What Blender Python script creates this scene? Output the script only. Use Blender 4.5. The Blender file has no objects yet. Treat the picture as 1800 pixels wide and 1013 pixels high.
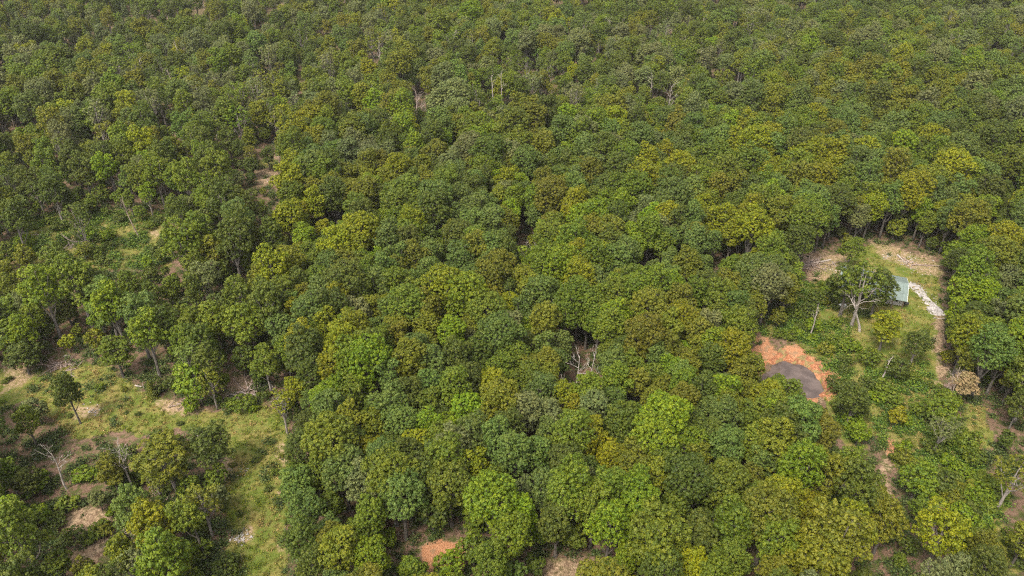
import bpy, math, random
import numpy as np
from mathutils import Vector, Matrix

R = math.radians
rng = np.random.default_rng(11)
random.seed(5)
scn = bpy.context.scene
COL = scn.collection

# ------------------------------------------------------------------ camera
CAM_H = 80.0
PITCH = R(32.0)
FPX = 1285.0                      # focal length in pixels of the 1800 px wide photograph
cam_d = bpy.data.cameras.new('camera')
cam_d.sensor_width = 36.0
cam_d.lens = cam_d.sensor_width * FPX / 1800.0
cam_d.clip_start = 0.5
cam_d.clip_end = 12000
cam = bpy.data.objects.new('camera', cam_d)
cam.location = (0, 0, CAM_H)
cam.rotation_euler = (R(90) - PITCH, 0, 0)
COL.objects.link(cam)
scn.camera = cam

# ------------------------------------------------------------------ sky, sun, exposure
SUN_EL, SUN_AZ = R(56), R(215)     # azimuth clockwise from +Y: behind the camera, from its left
w = bpy.data.worlds.new('World'); scn.world = w; w.use_nodes = True
nt = w.node_tree; bg = nt.nodes['Background']
sky = nt.nodes.new('ShaderNodeTexSky'); sky.sky_type = 'NISHITA'; sky.sun_disc = False
sky.sun_elevation = SUN_EL; sky.sun_rotation = SUN_AZ
sky.air_density = 1.0; sky.dust_density = 5.0; sky.ozone_density = 1.0
hs = nt.nodes.new('ShaderNodeHueSaturation'); hs.inputs['Saturation'].default_value = 0.15
nt.links.new(sky.outputs[0], hs.inputs['Color']); nt.links.new(hs.outputs[0], bg.inputs[0])
bg.inputs[1].default_value = 0.13
sd = bpy.data.lights.new('sun', 'SUN'); sd.energy = 1.5; sd.angle = R(10); sd.color = (1.0, 0.91, 0.74)
sun = bpy.data.objects.new('sun', sd)
dv = Vector((math.sin(SUN_AZ) * math.cos(SUN_EL), math.cos(SUN_AZ) * math.cos(SUN_EL), math.sin(SUN_EL)))
sun.rotation_euler = dv.to_track_quat('Z', 'Y').to_euler(); COL.objects.link(sun)
vs = scn.view_settings
vs.view_transform = 'Standard'; vs.look = 'None'; vs.gamma = 1.0; vs.use_curve_mapping = False
vs.exposure = 1.48
scn.cycles.max_bounces = 5; scn.cycles.diffuse_bounces = 3; scn.cycles.glossy_bounces = 2
scn.cycles.transmission_bounces = 2; scn.cycles.volume_bounces = 0; scn.cycles.transparent_max_bounces = 4
scn.cycles.use_denoising = False
scn.cycles.denoising_input_passes = 'RGB_ALBEDO_NORMAL'
scn.cycles.sample_clamp_indirect = 2.0
scn.render.filter_size = 1.3 if hasattr(scn.render, 'filter_size') else 1.5
scn.cycles.filter_width = 1.15

# ------------------------------------------------------------------ terrain and projection
POND = None
def base_h(x, y):
    return (1.6 * np.sin(x / 52.0 + 0.7) * np.cos(y / 66.0 + 0.4) + 0.7 * np.sin(x / 23.0 + y / 31.0)
            + 0.25 * np.sin(x / 7.0 + 1.3) * np.sin(y / 8.5))
def hgt(x, y):
    x = np.asarray(x, float); y = np.asarray(y, float)
    h = base_h(x, y)
    if POND is not None:
        px, py, ph = POND
        d = np.hypot((x - px) / 5.0, (y - py) / 5.2)
        an_ = np.arctan2(y - py, x - px); d = d * (1 + .07 * np.sin(3 * an_ + 1) + .05 * np.sin(5 * an_ + 2) + .03 * np.sin(11 * an_))
        t = np.clip((1.75 - d) / 0.75, 0, 1); t = t * t * (3 - 2 * t)
        flat = h * (1 - t) + ph * t
        bowl = -1.5 * np.clip(1.12 - d, 0, 1) ** 0.8 * np.where(d < 1.12, 1, 0)
        h = flat + bowl
    return h
cp, sp = math.cos(PITCH), math.sin(PITCH)
def project(x, y, z):
    x = np.asarray(x, float); y = np.asarray(y, float); z = np.asarray(z, float) - CAM_H
    d = y * cp - z * sp
    v = -(y * sp + z * cp)
    d = np.maximum(d, 0.1)
    return 900 + FPX * x / d, 506.5 + FPX * v / d, d
def unproj(px, py, above=0.0):
    u, v = (px - 900) / FPX, (py - 506.5) / FPX
    dx, dy, dz = u, cp - v * sp, -sp - v * cp
    t = (CAM_H) / -dz
    for _ in range(12):
        h = float(hgt(dx * t, dy * t)) + above
        t = (CAM_H - h) / -dz
    return dx * t, dy * t, CAM_H + dz * t
def pip(px, py, poly):
    px = np.asarray(px, float); py = np.asarray(py, float)
    ins = np.zeros(px.shape, bool)
    n = len(poly)
    for i in range(n):
        x1, y1 = poly[i]; x2, y2 = poly[(i + 1) % n]
        if y1 == y2: continue
        c = ((y1 > py) != (y2 > py)) & (px < (x2 - x1) * (py - y1) / (y2 - y1) + x1)
        ins ^= c
    return ins
_p = unproj(1394, 666)
POND = (_p[0], _p[1], float(base_h(_p[0], _p[1])))

# areas, traced on the photograph and laid out on the ground below
GRASS = [
 [(-60,640),(60,655),(150,640),(185,645),(260,692),(330,705),(375,728),(440,705),(490,722),(512,760),(503,850),(512,940),
  (500,1030),(425,1060),(392,1013),(405,940),(388,880),(404,800),(345,756),(262,765),(200,762),(130,775),(60,705),(-60,735)],
 [(1410,590),(1435,520),(1440,455),(1500,445),(1540,425),(1600,445),(1650,462),(1652,530),(1640,580),(1650,640),(1640,700),(1560,700),(1525,770),(1500,800),(1460,720),(1440,680),(1452,640)],
 [(452,280),(492,282),(486,296),(455,294)], [(522,128),(538,128),(540,155),(522,158)],
 [(225,430),(300,400),(300,440),(240,470)],
 [(1688,715),(1735,715),(1740,790),(1695,790)],
 [(1560,800),(1700,790),(1760,900),(1800,1013),(1700,1013),(1640,900)],
]
BRUSH = [
 [(1400,500),(1470,490),(1490,560),(1500,640),(1490,720),(1520,800),(1480,760),(1440,650),(1380,600),(1330,590),(1350,560)],
 [(20,385),(150,370),(300,372),(300,470),(150,480),(20,470)],
 [(1520,640),(1640,640),(1690,760),(1780,900),(1700,980),(1600,860),(1530,760)],
]
SAND = [
 [(100,905),(180,880),(215,930),(150,1013),(120,1013)], [(490,770),(512,790),(512,880),(490,860)], [(490,930),(512,935),(510,985),(492,975)],
 [(395,930),(450,925),(450,955),(400,955)], [(370,815),(415,808),(412,845),(380,850)], [(125,715),(175,712),(178,730),(130,738)],
 [(250,690),(330,700),(370,722),(330,740),(270,712)], [(0,615),(60,640),(60,668),(0,700)],
 [(920,988),(1060,975),(1180,1000),(1220,1040),(900,1040)], [(725,955),(760,948),(820,952),(822,1040),(760,1040)],
 [(450,270),(496,268),(498,284),(455,280)], [(440,296),(495,296),(490,330),(450,330)], [(300,225),(320,228),(320,245),(300,245)],
 [(1405,440),(1490,445),(1485,500),(1420,492)], [(1525,415),(1560,425),(1650,455),(1662,500),(1640,490),(1560,460),(1530,440)],
 [(1640,545),(1662,560),(1668,650),(1640,690),(1635,620)], [(1465,520),(1476,520),(1492,580),(1482,590)],
 [(1556,760),(1574,762),(1566,800),(1572,850),(1568,880),(1552,880),(1554,800)], [(525,115),(540,120),(538,150),(524,150)],
 [(260,410),(275,400),(290,410),(262,432)], [(400,655),(440,655),(440,690),(405,690)], [(1440,680),(1452,680),(1450,720),(1432,715)],
]
ORANGE = [
 [(1322,592),(1346,590),(1352,612),(1338,620),(1322,612)], [(1314,616),(1340,612),(1376,620),(1384,632),(1345,640),(1330,632)],
 [(1374,610),(1400,602),(1414,622),(1442,640),(1452,660),(1444,680),(1436,692),(1424,655),(1400,635),(1380,628)], [(1420,690),(1442,680),(1440,704),(1418,708)],
 [(735,955),(775,948),(822,955),(815,1040),(765,1040)], [(1556,765),(1578,765),(1574,800),(1558,800)],
]
CLEAR_STRICT = [[q_ if q_ != (200,762) else (200,727) for q_ in GRASS[0]], [(1378,642),(1434,660),(1432,690),(1415,706),(1402,690),(1394,660)], [(1405,450),(1495,440),(1530,415),(1600,435),(1660,465),(1668,520),(1650,600),(1660,680),(1560,680),(1520,740),(1450,700),(1330,640),(1322,600),(1400,560),(1430,540),(1420,492)],
 [(735,955),(822,955),(822,1013),(735,1013)], [(930,985),(1060,980),(1060,1013),(920,1013)], [(450,256),(500,260),(498,306),(476,312),(450,302)],
 [(523,112),(541,115),(541,158),(523,156)], [(1545,755),(1580,755),(1580,840),(1545,840)], [(1700,700),(1735,700),(1740,790),(1705,790)],
 [(1500,640),(1560,650),(1570,700),(1545,760),(1575,800),(1570,850),(1545,850),(1530,780),(1495,720)], [(1575,775),(1630,765),(1720,795),(1745,850),(1715,890),(1670,850),(1620,825)],
 [(150,385),(230,382),(245,402),(160,410)], [(40,402),(128,398),(120,426),(50,424)], [(180,432),(258,428),(250,458),(172,462)], [(302,224),(320,226),(320,242),(302,242)],
 [(996,628),(1040,628),(1040,660),(996,660)], [(1244,458),(1274,458),(1274,486),(1244,486)], [(1415,512),(1440,512),(1440,592),(1415,592)],
 [(911,440),(935,440),(935,458),(911,458)], [(722,175),(746,175),(746,198),(722,198)], [(926,200),(950,200),(950,212),(926,212)], [(1164,164),(1180,164),(1180,184),(1164,184)],
 [(120,640),(155,640),(155,740),(110,740)],
 [(230,405),(300,380),(300,420),(240,455)], [(103,905),(160,890),(170,950),(120,1000)]]
POND_POLY = [(1340,632),(1370,630),(1410,640),(1435,665),(1430,695),(1405,715),(1380,690),(1350,665)]
CABIN_POLY = [(1480,470),(1600,470),(1605,545),(1575,545)]
DENSE = [(478,1100),(500,900),(512,780),(470,690),(480,560),(505,430),(500,300),(490,215),(620,195),(760,210),(900,218),(1100,208),(1250,172),(1420,128),(1600,112),(2000,112),
         (2000,640),(1700,640),(1668,520),(1660,470),(1560,410),(1440,440),(1400,480),(1400,560),(1330,590),(1345,680),(1440,700),(1450,770),(1420,870),(1500,1100)]

def any_in(polys, px, py):
    m = np.zeros(np.asarray(px).shape, bool)
    for p in polys: m |= pip(px, py, p)
    return m

def vnoise(x, y, s, seed=0):
    """smooth value noise, about -1..1"""
    x = np.asarray(x, float) / s; y = np.asarray(y, float) / s
    xi = np.floor(x).astype(np.int64); yi = np.floor(y).astype(np.int64)
    fx = x - xi; fy = y - yi; fx = fx * fx * (3 - 2 * fx); fy = fy * fy * (3 - 2 * fy)
    def h(a, b):
        n = (a * 374761393 + b * 668265263 + seed * 1442695041) & 0x7fffffff
        n = ((n ^ (n >> 13)) * 1274126177) & 0x7fffffff
        return ((n ^ (n >> 16)) & 0xffff) / 32767.5 - 1.0
    return (h(xi, yi) * (1 - fx) + h(xi + 1, yi) * fx) * (1 - fy) + (h(xi, yi + 1) * (1 - fx) + h(xi + 1, yi + 1) * fx) * fy

# ------------------------------------------------------------------ materials
def mat(name):
    m = bpy.data.materials.new(name); m.use_nodes = True
    return m, m.node_tree, m.node_tree.nodes['Principled BSDF']
def mixc(t, a, b, fac, blend='MIX'):
    n = t.nodes.new('ShaderNodeMix'); n.data_type = 'RGBA'; n.blend_type = blend
    for s, v in ((n.inputs['Factor'], fac), (n.inputs[6], a), (n.inputs[7], b)):
        if hasattr(v, 'links'): t.links.new(v, s)
        elif isinstance(v, (int, float)): s.default_value = v
        else: s.default_value = (*v, 1)
    return n.outputs[2]
def mth(t, op, a, b=None, clamp=False):
    n = t.nodes.new('ShaderNodeMath'); n.operation = op; n.use_clamp = clamp
    for i, v in enumerate((a, b)):
        if v is None: continue
        if hasattr(v, 'links'): t.links.new(v, n.inputs[i])
        else: n.inputs[i].default_value = v
    return n.outputs[0]
def noise(t, scale, detail=4, rough=0.6, vec=None, obj=False):
    n = t.nodes.new('ShaderNodeTexNoise'); n.inputs['Scale'].default_value = scale
    n.inputs['Detail'].default_value = detail; n.inputs['Roughness'].default_value = rough
    if vec is None:
        if obj: vec = t.nodes.new('ShaderNodeTexCoord').outputs['Object']
        else: vec = t.nodes.new('ShaderNodeNewGeometry').outputs['Position']
    t.links.new(vec, n.inputs['Vector'])
    return n.outputs[0]
def maprange(t, v, a, b, c=0.0, d=1.0):
    n = t.nodes.new('ShaderNodeMapRange')
    t.links.new(v, n.inputs[0])
    for i, k in enumerate((a, b, c, d)): n.inputs[i + 1].default_value = k
    return n.outputs[0]

def foliage_mat(name, trans=0.22):
    m, t, b = mat(name)
    at = t.nodes.new('ShaderNodeAttribute'); at.attribute_type = 'INSTANCER'; at.attribute_name = 'tint'
    lv = t.nodes.new('ShaderNodeAttribute'); lv.attribute_type = 'GEOMETRY'; lv.attribute_name = 'leafvar'
    h = t.nodes.new('ShaderNodeHueSaturation')
    t.links.new(at.outputs['Color'], h.inputs['Color']); h.inputs['Saturation'].default_value = 1.07
    t.links.new(maprange(t, lv.outputs['Fac'], 0, 1, 0.535, 0.468), h.inputs['Hue'])
    t.links.new(maprange(t, lv.outputs['Fac'], 0, 1, 0.50, 1.58), h.inputs['Value'])
    col = h.outputs[0]
    t.links.new(col, b.inputs['Base Color'])
    b.inputs['Roughness'].default_value = 0.62; b.inputs['Specular IOR Level'].default_value = 0.3
    tr = t.nodes.new('ShaderNodeBsdfTranslucent')
    t.links.new(mixc(t, col, (1.0, 0.95, 0.25), 1.0, 'MULTIPLY'), tr.inputs['Color'])
    mx = t.nodes.new('ShaderNodeMixShader'); mx.inputs[0].default_value = trans
    t.links.new(b.outputs[0], mx.inputs[1]); t.links.new(tr.outputs[0], mx.inputs[2])
    t.links.new(mx.outputs[0], t.nodes['Material Output'].inputs['Surface'])
    return m
M_LEAF = foliage_mat('tree_leaves', 0.18)
def bark_mat(name, c1, c2):
    m, t, b = mat(name)
    t.links.new(mixc(t, c1, c2, maprange(t, noise(t, 1.6, 5, 0.7), 0.35, 0.65)), b.inputs['Base Color'])
    b.inputs['Roughness'].default_value = 0.9
    bp = t.nodes.new('ShaderNodeBump'); bp.inputs['Strength'].default_value = 0.4; bp.inputs['Distance'].default_value = 0.03
    t.links.new(noise(t, 9, 3), bp.inputs['Height']); t.links.new(bp.outputs[0], b.inputs['Normal'])
    return m
M_BARK = bark_mat('oak_bark', (0.05, 0.042, 0.033), (0.14, 0.12, 0.10))
M_BARKP = bark_mat('pale_bark', (0.13, 0.11, 0.09), (0.28, 0.24, 0.21))
M_DEAD = bark_mat('weathered_dead_wood', (0.17, 0.14, 0.12), (0.38, 0.33, 0.29))
M_DEADP = bark_mat('pinkish_dead_wood', (0.20, 0.145, 0.12), (0.40, 0.31, 0.27))
M_SLASH = bark_mat('old_slash_wood', (0.13, 0.085, 0.07), (0.34, 0.26, 0.22))

# ground
m, t, b = mat('forest_floor')
ca = t.nodes.new('ShaderNodeAttribute'); ca.attribute_name = 'cover'
sx = t.nodes.new('ShaderNodeSeparateColor'); t.links.new(ca.outputs['Color'], sx.inputs[0])
n1 = noise(t, 0.35, 6, 0.65); n2 = noise(t, 2.2, 5, 0.7); n3 = noise(t, 7.0, 4, 0.7); n4 = noise(t, 0.9, 5, 0.6)
litter = mixc(t, (0.09, 0.055, 0.036), (0.19, 0.12, 0.082), maprange(t, n2, 0.32, 0.68))
litter = mixc(t, litter, (0.05, 0.065, 0.014), maprange(t, n4, 0.46, 0.60, 0, 0.9))
litter = mixc(t, litter, (0.055, 0.035, 0.025), maprange(t, n3, 0.54, 0.66, 0, 0.8))
grass = mixc(t, (0.085, 0.112, 0.016), (0.18, 0.15, 0.045), maprange(t, n1, 0.40, 0.62))
grass = mixc(t, grass, (0.065, 0.10, 0.014), maprange(t, n4, 0.50, 0.68, 0, 0.85))
grass = mixc(t, grass, (0.30, 0.21, 0.11), maprange(t, n3, 0.55, 0.78, 0, 0.6))
sand = mixc(t, (0.18, 0.115, 0.065), (0.36, 0.26, 0.17), maprange(t, n2, 0.35, 0.70))
sand = mixc(t, sand, (0.17, 0.095, 0.06), maprange(t, n3, 0.58, 0.72, 0, 0.8))
orange = mixc(t, (0.24, 0.095, 0.042), (0.44, 0.24, 0.135), maprange(t, n3, 0.38, 0.66))
orange = mixc(t, orange, (0.20, 0.13, 0.075), maprange(t, n4, 0.50, 0.60, 0, 0.75))
def msk(ch, w=0.16):
    v = mth(t, 'ADD', sx.outputs[ch], mth(t, 'MULTIPLY', mth(t, 'SUBTRACT', n2, 0.5), 1.1))
    v = mth(t, 'ADD', v, mth(t, 'MULTIPLY', mth(t, 'SUBTRACT', n1, 0.5), 0.45))
    return maprange(t, v, 0.5 - w, 0.5 + w)
c = mixc(t, litter, grass, msk(0)); c = mixc(t, c, sand, msk(1)); c = mixc(t, c, orange, msk(2))
t.links.new(c, b.inputs['Base Color']); b.inputs['Roughness'].default_value = 0.95; b.inputs['Specular IOR Level'].default_value = 0.1
bp = t.nodes.new('ShaderNodeBump'); bp.inputs['Strength'].default_value = 0.8; bp.inputs['Distance'].default_value = 0.12
t.links.new(n3, bp.inputs['Height']); t.links.new(bp.outputs[0], b.inputs['Normal'])
M_GROUND = m

m, t, b = mat('red_clay')
n2 = noise(t, 1.5, 6, 0.7); n3 = noise(t, 6, 5, 0.7)
c = mixc(t, (0.17, 0.055, 0.022), (0.36, 0.145, 0.062), maprange(t, n2, 0.36, 0.66))
c = mixc(t, c, (0.52, 0.36, 0.24), maprange(t, n3, 0.56, 0.70, 0, 0.8))
c = mixc(t, c, (0.11, 0.035, 0.018), maprange(t, noise(t, 3.2, 5, 0.7), 0.42, 0.34, 0, 0.8))  # dark red crease shade painted in by noise to bring out the relief
c = mixc(t, c, (0.17, 0.135, 0.05), maprange(t, noise(t, 0.8, 6, 0.7), 0.49, 0.56, 0, 0.9))
t.links.new(c, b.inputs['Base Color']); b.inputs['Roughness'].default_value = 0.9
bp = t.nodes.new('ShaderNodeBump'); bp.inputs['Strength'].default_value = 0.7; bp.inputs['Distance'].default_value = 0.08
t.links.new(n3, bp.inputs['Height']); t.links.new(bp.outputs[0], b.inputs['Normal'])
M_CLAY = m
m, t, b = mat('muddy_pond_water')
t.links.new(mixc(t, (0.070, 0.052, 0.046), (0.115, 0.086, 0.076), maprange(t, noise(t, .5, 3), .4, .6)), b.inputs['Base Color']); b.inputs['Roughness'].default_value = 0.03
b.inputs['IOR'].default_value = 1.333
bp = t.nodes.new('ShaderNodeBump'); bp.inputs['Strength'].default_value = 0.08; bp.inputs['Distance'].default_value = 0.02
t.links.new(noise(t, 2.5, 3), bp.inputs['Height']); t.links.new(bp.outputs[0], b.inputs['Normal'])
M_WATER = m
def plain(name, col, rough=0.7, var=0.25, sc=3.0, metal=0.0):
    m, t, b = mat(name)
    d = tuple(k * (1 - var) for k in col); l = tuple(min(1, k * (1 + var)) for k in col)
    t.links.new(mixc(t, d, l, maprange(t, noise(t, sc, 4), 0.35, 0.65)), b.inputs['Base Color'])
    b.inputs['Roughness'].default_value = rough; b.inputs['Metallic'].default_value = metal
    return m
M_ROOF = plain('green_metal_roofing', (0.135, 0.168, 0.152), 0.5, 0.10, 0.9)
M_SIDING = plain('white_siding', (0.45, 0.42, 0.38), 0.8, 0.12)
M_DARKW = plain('weathered_brown_boards', (0.10, 0.065, 0.045), 0.85)
M_GLASSD = plain('dark_window_glass', (0.02, 0.025, 0.03), 0.08, 0.1)
M_WHITE = plain('white_painted_metal', (0.75, 0.74, 0.70), 0.5, 0.05)
M_ROCK = plain('pale_limestone', (0.29, 0.262, 0.245), 0.9, 0.3, 1.2)
M_BLACK = plain('black_rubber', (0.015, 0.015, 0.016), 0.8, 0.1)

# ------------------------------------------------------------------ mesh helpers
class MB:
    def __init__(s): s.v = []; s.f = []; s.n = 0
    def add(s, verts, faces):
        s.v.extend([tuple(map(float, p)) for p in verts]); s.f.extend([tuple(i + s.n for i in f) for f in faces]); s.n += len(verts)
    def tube(s, pts, rad, sides=6):
        pts = np.asarray(pts, float); k = len(pts)
        vs_, fs_ = [], []
        tang = np.gradient(pts, axis=0); tang /= np.linalg.norm(tang, axis=1)[:, None] + 1e-9
        ref = np.array([1.0, 0.13, 0.2]) if abs(tang[0][0]) < 0.8 else np.array([0.1, 1.0, 0.2])
        for i in range(k):
            a = np.cross(tang[i], ref); a /= np.linalg.norm(a) + 1e-9; bb = np.cross(tang[i], a)
            for j in range(sides):
                an = 2 * math.pi * j / sides
                vs_.append(pts[i] + rad[i] * (math.cos(an) * a + math.sin(an) * bb))
        for i in range(k - 1):
            for j in range(sides):
                j2 = (j + 1) % sides
                fs_.append((i * sides + j, i * sides + j2, (i + 1) * sides + j2, (i + 1) * sides + j))
        fs_.append(tuple(range(sides))[::-1]); fs_.append(tuple((k - 1) * sides + j for j in range(sides)))
        s.add(vs_, fs_)
    def box(s, c, d, M=None):
        x, y, z = c; a, b_, e = d[0] / 2, d[1] / 2, d[2] / 2
        vs_ = [(x + i * a, y + j * b_, z + k * e) for i in (-1, 1) for j in (-1, 1) for k in (-1, 1)]
        if M is not None: vs_ = [tuple(M @ Vector(p)) for p in vs_]
        s.add(vs_, [(0, 1, 3, 2), (4, 6, 7, 5), (0, 4, 5, 1), (2, 3, 7, 6), (0, 2, 6, 4), (1, 5, 7, 3)])
    def mesh(s, name, m, smooth=False):
        me = bpy.data.meshes.new(name); me.from_pydata(s.v, [], s.f); me.materials.append(m)
        if smooth: me.polygons.foreach_set('use_smooth', [True] * len(me.polygons))
        me.update(); return me
def link(name, data, parent=None, loc=None):
    o = bpy.data.objects.new(name, data); COL.objects.link(o)
    if parent is not None: o.parent = parent
    if loc is not None: o.location = loc
    return o
def tag(o, label=None, cat=None, group=None, kind=None):
    if label: o['label'] = label
    if cat: o['category'] = cat
    if group: o['group'] = group
    if kind: o['kind'] = kind
    return o

def leaf_mesh(name, C, N, S, var, mats, extra=None):
    """one folded quad per leaf spray: centre C, normal N, size S; extra = (verts, faces) of wood, second material"""
    n = len(C)
    r = rng.normal(size=(n, 3)); T = np.cross(N, r); T /= np.linalg.norm(T, axis=1)[:, None] + 1e-9
    B = np.cross(N, T)
    s = S[:, None]; el = rng.uniform(0.6, 1.0, (n, 1))
    V = np.empty((n, 4, 3))
    V[:, 0] = C - T * s - N * s * 0.22; V[:, 1] = C - B * s * el; V[:, 2] = C + T * s - N * s * 0.22; V[:, 3] = C + B * s * el
    F = np.arange(n * 4).reshape(n, 4)
    tris = np.concatenate([F[:, [0, 1, 3]], F[:, [1, 2, 3]]])
    nv = n * 4; V = V.reshape(-1, 3)
    ev, ef = extra if extra else ([], [])
    me = bpy.data.meshes.new(name)
    allv = np.concatenate([V, np.array(ev, float).reshape(-1, 3)])
    loops = [tris.ravel()]; starts = list(range(0, len(tris) * 3, 3)); tot = len(tris) * 3
    el_ = []; 
    for f in ef:
        starts.append(tot); tot += len(f); el_.extend([i + nv for i in f])
    loops.append(np.array(el_, np.int64)); loops = np.concatenate(loops).astype(np.int32)
    me.vertices.add(len(allv)); me.vertices.foreach_set('co', allv.astype(np.float32).ravel())
    me.loops.add(len(loops)); me.loops.foreach_set('vertex_index', loops)
    me.polygons.add(len(starts)); me.polygons.foreach_set('loop_start', np.array(starts, np.int32))
    for mm in mats: me.materials.append(mm)
    if ef:
        mi = np.zeros(len(starts), np.int32); mi[len(tris):] = 1; me.polygons.foreach_set('material_index', mi)
    at = me.attributes.new('leafvar', 'FLOAT', 'POINT')
    lv = np.full(len(allv), 0.5, np.float32); lv[:nv] = np.repeat(var, 4); at.data.foreach_set('value', lv)
    me.update(calc_edges=True)
    return me

def unit(a): return a / (np.linalg.norm(a, axis=-1, keepdims=True) + 1e-9)

def build_tree(name, Rc, H, z0, lobes=7, spread=0.55, lobe_r=0.55, tuft=0.42, ntuft=260, per=34, leaf=0.15, seed=0, lean=0.0,
               flat=0.8, inner=0.22, bark=None, limb_show=0, point=0.0, droop=0.0, gap=0.0):
    """crown of many small leaf tufts on several limbs' lobes, plus trunk and limbs. Returns crown mesh, trunk mesh, joined mesh."""
    g = np.random.default_rng(seed)
    bark = bark or M_BARK
    ch = H - z0
    hc = np.array([0, 0, z0 + ch * 0.5]); hh = ch * 0.5
    L = [(hc + np.array([0, 0, -.05 * ch]), Rc * .62, hh * .66)]
    ga = 2.39996
    for i in range(lobes):
        zz = -0.42 + 1.40 * (i + .5) / lobes + g.normal(0, .05); zz = min(.98, max(-.5, zz))
        rr = math.sqrt(1 - zz * zz); a = i * ga + seed + g.normal(0, .25)
        lr = Rc * lobe_r * g.uniform(.72, 1.25)
        k_ = g.uniform(.78, 1.18) * (1 - lobe_r * .75)
        wz = 1.0 if zz > 0 else .92
        L.append((hc + np.array([math.cos(a) * rr * Rc * k_ * wz, math.sin(a) * rr * Rc * k_ * wz, zz * hh * k_]), lr, lr * g.uniform(.75, 1.05)))
    L = [(c + np.array([lean * (c[2] - z0) / ch, 0, 0]), r, h) for c, r, h in L]
    # candidate tuft positions on lobe surfaces
    cand = []; cn = []; cin = []
    tot = sum(r * r for _, r, _ in L)
    for c, r, h in L:
        k = int(ntuft * 7 * r * r / tot)
        d = unit(g.normal(size=(k, 3))); d = d[d[:, 2] > -0.45]
        rad = g.uniform(0.86, 1.06, (len(d), 1))
        p = c + d * rad * np.array([r, r, h])
        ok = np.ones(len(p), bool)
        for c2, r2, h2 in L:
            if c2 is c: continue
            q = (p - c2) / np.array([r2, r2, h2]); ok &= (q ** 2).sum(1) > 0.72
        cand.append(p[ok]); cn.append(unit(d * np.array([1, 1, r / h]))[ok])
    cand = np.concatenate(cand); cn = np.concatenate(cn)
    pr = g.permutation(len(cand)); cand = cand[pr]; cn = cn[pr]
    acc = np.empty((ntuft, 3)); an = np.empty((ntuft, 3)); k = 0
    md = (tuft * 1.12) ** 2
    for p, n_ in zip(cand, cn):
        if k >= ntuft: break
        if k and ((acc[:k] - p) ** 2).sum(1).min() < md: continue
        if gap and g.random() < gap * (0.4 + 0.6 * (math.sin(p[0] * 1.3 + seed) * math.cos(p[1] * 1.1 + p[2] * 0.8) > 0)): continue
        acc[k] = p; an[k] = n_; k += 1
    acc = acc[:k]; an = an[:k]
    tr_ = tuft * g.uniform(0.7, 1.25, k)
    # inner fill
    ki = int(k * inner)
    if ki:
        idx = g.integers(0, len(L), ki)
        ip = np.array([L[i][0] for i in idx]) + unit(g.normal(size=(ki, 3))) * g.uniform(0.2, 0.7, (ki, 1)) * np.array([[L[i][1], L[i][1], L[i][2]] for i in idx])
        acc = np.concatenate([acc, ip]); an = np.concatenate([an, np.tile([0, 0, 1.0], (ki, 1))]); tr_ = np.concatenate([tr_, np.full(ki, tuft * 1.2)])
    K = len(acc)
    nl = np.maximum(8, (per * (tr_ / tuft) ** 2)).astype(int)
    ti = np.repeat(np.arange(K), nl); n = len(ti)
    d = unit(g.normal(size=(n, 3)) + an[ti] * 0.75 + np.array([0, 0, 0.45]))
    stretch = 1 + point * g.random((K, 1))
    rad = tr_[ti][:, None] * g.uniform(0.55, 1.08, (n, 1))
    off = d * rad * np.array([1, 1, 0.78])
    ax = unit(an + np.array([0, 0, 0.5])); al = (off * ax[ti]).sum(1, keepdims=True)
    off = off + ax[ti] * al * (stretch[ti] - 1)
    C = acc[ti] + off
    C[:, 2] -= droop * g.random(n)
    N = unit(d + g.normal(size=(n, 3)) * 0.42 + np.array([0, 0, 0.25]))
    S = leaf * g.uniform(0.65, 1.3, n)
    tv = g.uniform(0.15, 0.85, K)
    var = np.clip(tv[ti] * 0.55 + g.uniform(0, 1, n) * 0.45, 0, 1)
    # wood
    mb = MB()
    z1 = z0 + ch * 0.35
    ph = g.uniform(0, 6.28)
    tp = []
    for q in np.linspace(0, 1, 7):
        z = q * (z0 + ch * 0.7)
        tp.append([0.18 * math.sin(q * 4 + ph) * q + lean * max(0, z - z0) / ch * 0.9, 0.18 * math.cos(q * 3 + ph) * q, z - (0.25 if q == 0 else 0)])
    r0 = 0.012 * H + 0.035 * Rc
    mb.tube(tp, [r0 * 1.25, r0, r0 * .85, r0 * .72, r0 * .58, r0 * .4, r0 * .22], 7)
    tp = np.array(tp)
    for i, (c, r, h) in enumerate(L[1::(1 if lobes < 10 else 2)]):
        s0 = tp[2 + (i % 3)] * 1.0; s0[2] = min(s0[2], c[2] - 0.3)
        mid = (s0 + c) / 2 + np.array([0, 0, -0.12 * (c[2] - s0[2])]) + g.normal(0, 0.12, 3)
        e = c + np.array([0, 0, h * 0.4])
        pts = [s0, s0 * .55 + mid * .45, mid, mid * .4 + c * .6, c, e]
        mb.tube(pts, [r0 * .5, r0 * .42, r0 * .34, r0 * .26, r0 * .18, r0 * .07], 5)
        for q in range(3 + limb_show):
            di = unit(g.normal(size=3) + np.array([0, 0, 0.5])); st = mid * .5 + c * .5 if q % 2 else c
            en = st + di * np.array([r, r, h]) * 0.9
            mb.tube([st, (st + en) / 2 + g.normal(0, .1, 3), en], [r0 * .16, r0 * .1, r0 * .04], 4)
    crown = leaf_mesh(name + '_crown', C, N, S, var, [M_LEAF])
    trunk = mb.mesh(name + '_trunk', bark)
    both = leaf_mesh(name + '_both', C, N, S, var, [M_LEAF, bark], (mb.v, mb.f))
    return crown, trunk, both

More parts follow.
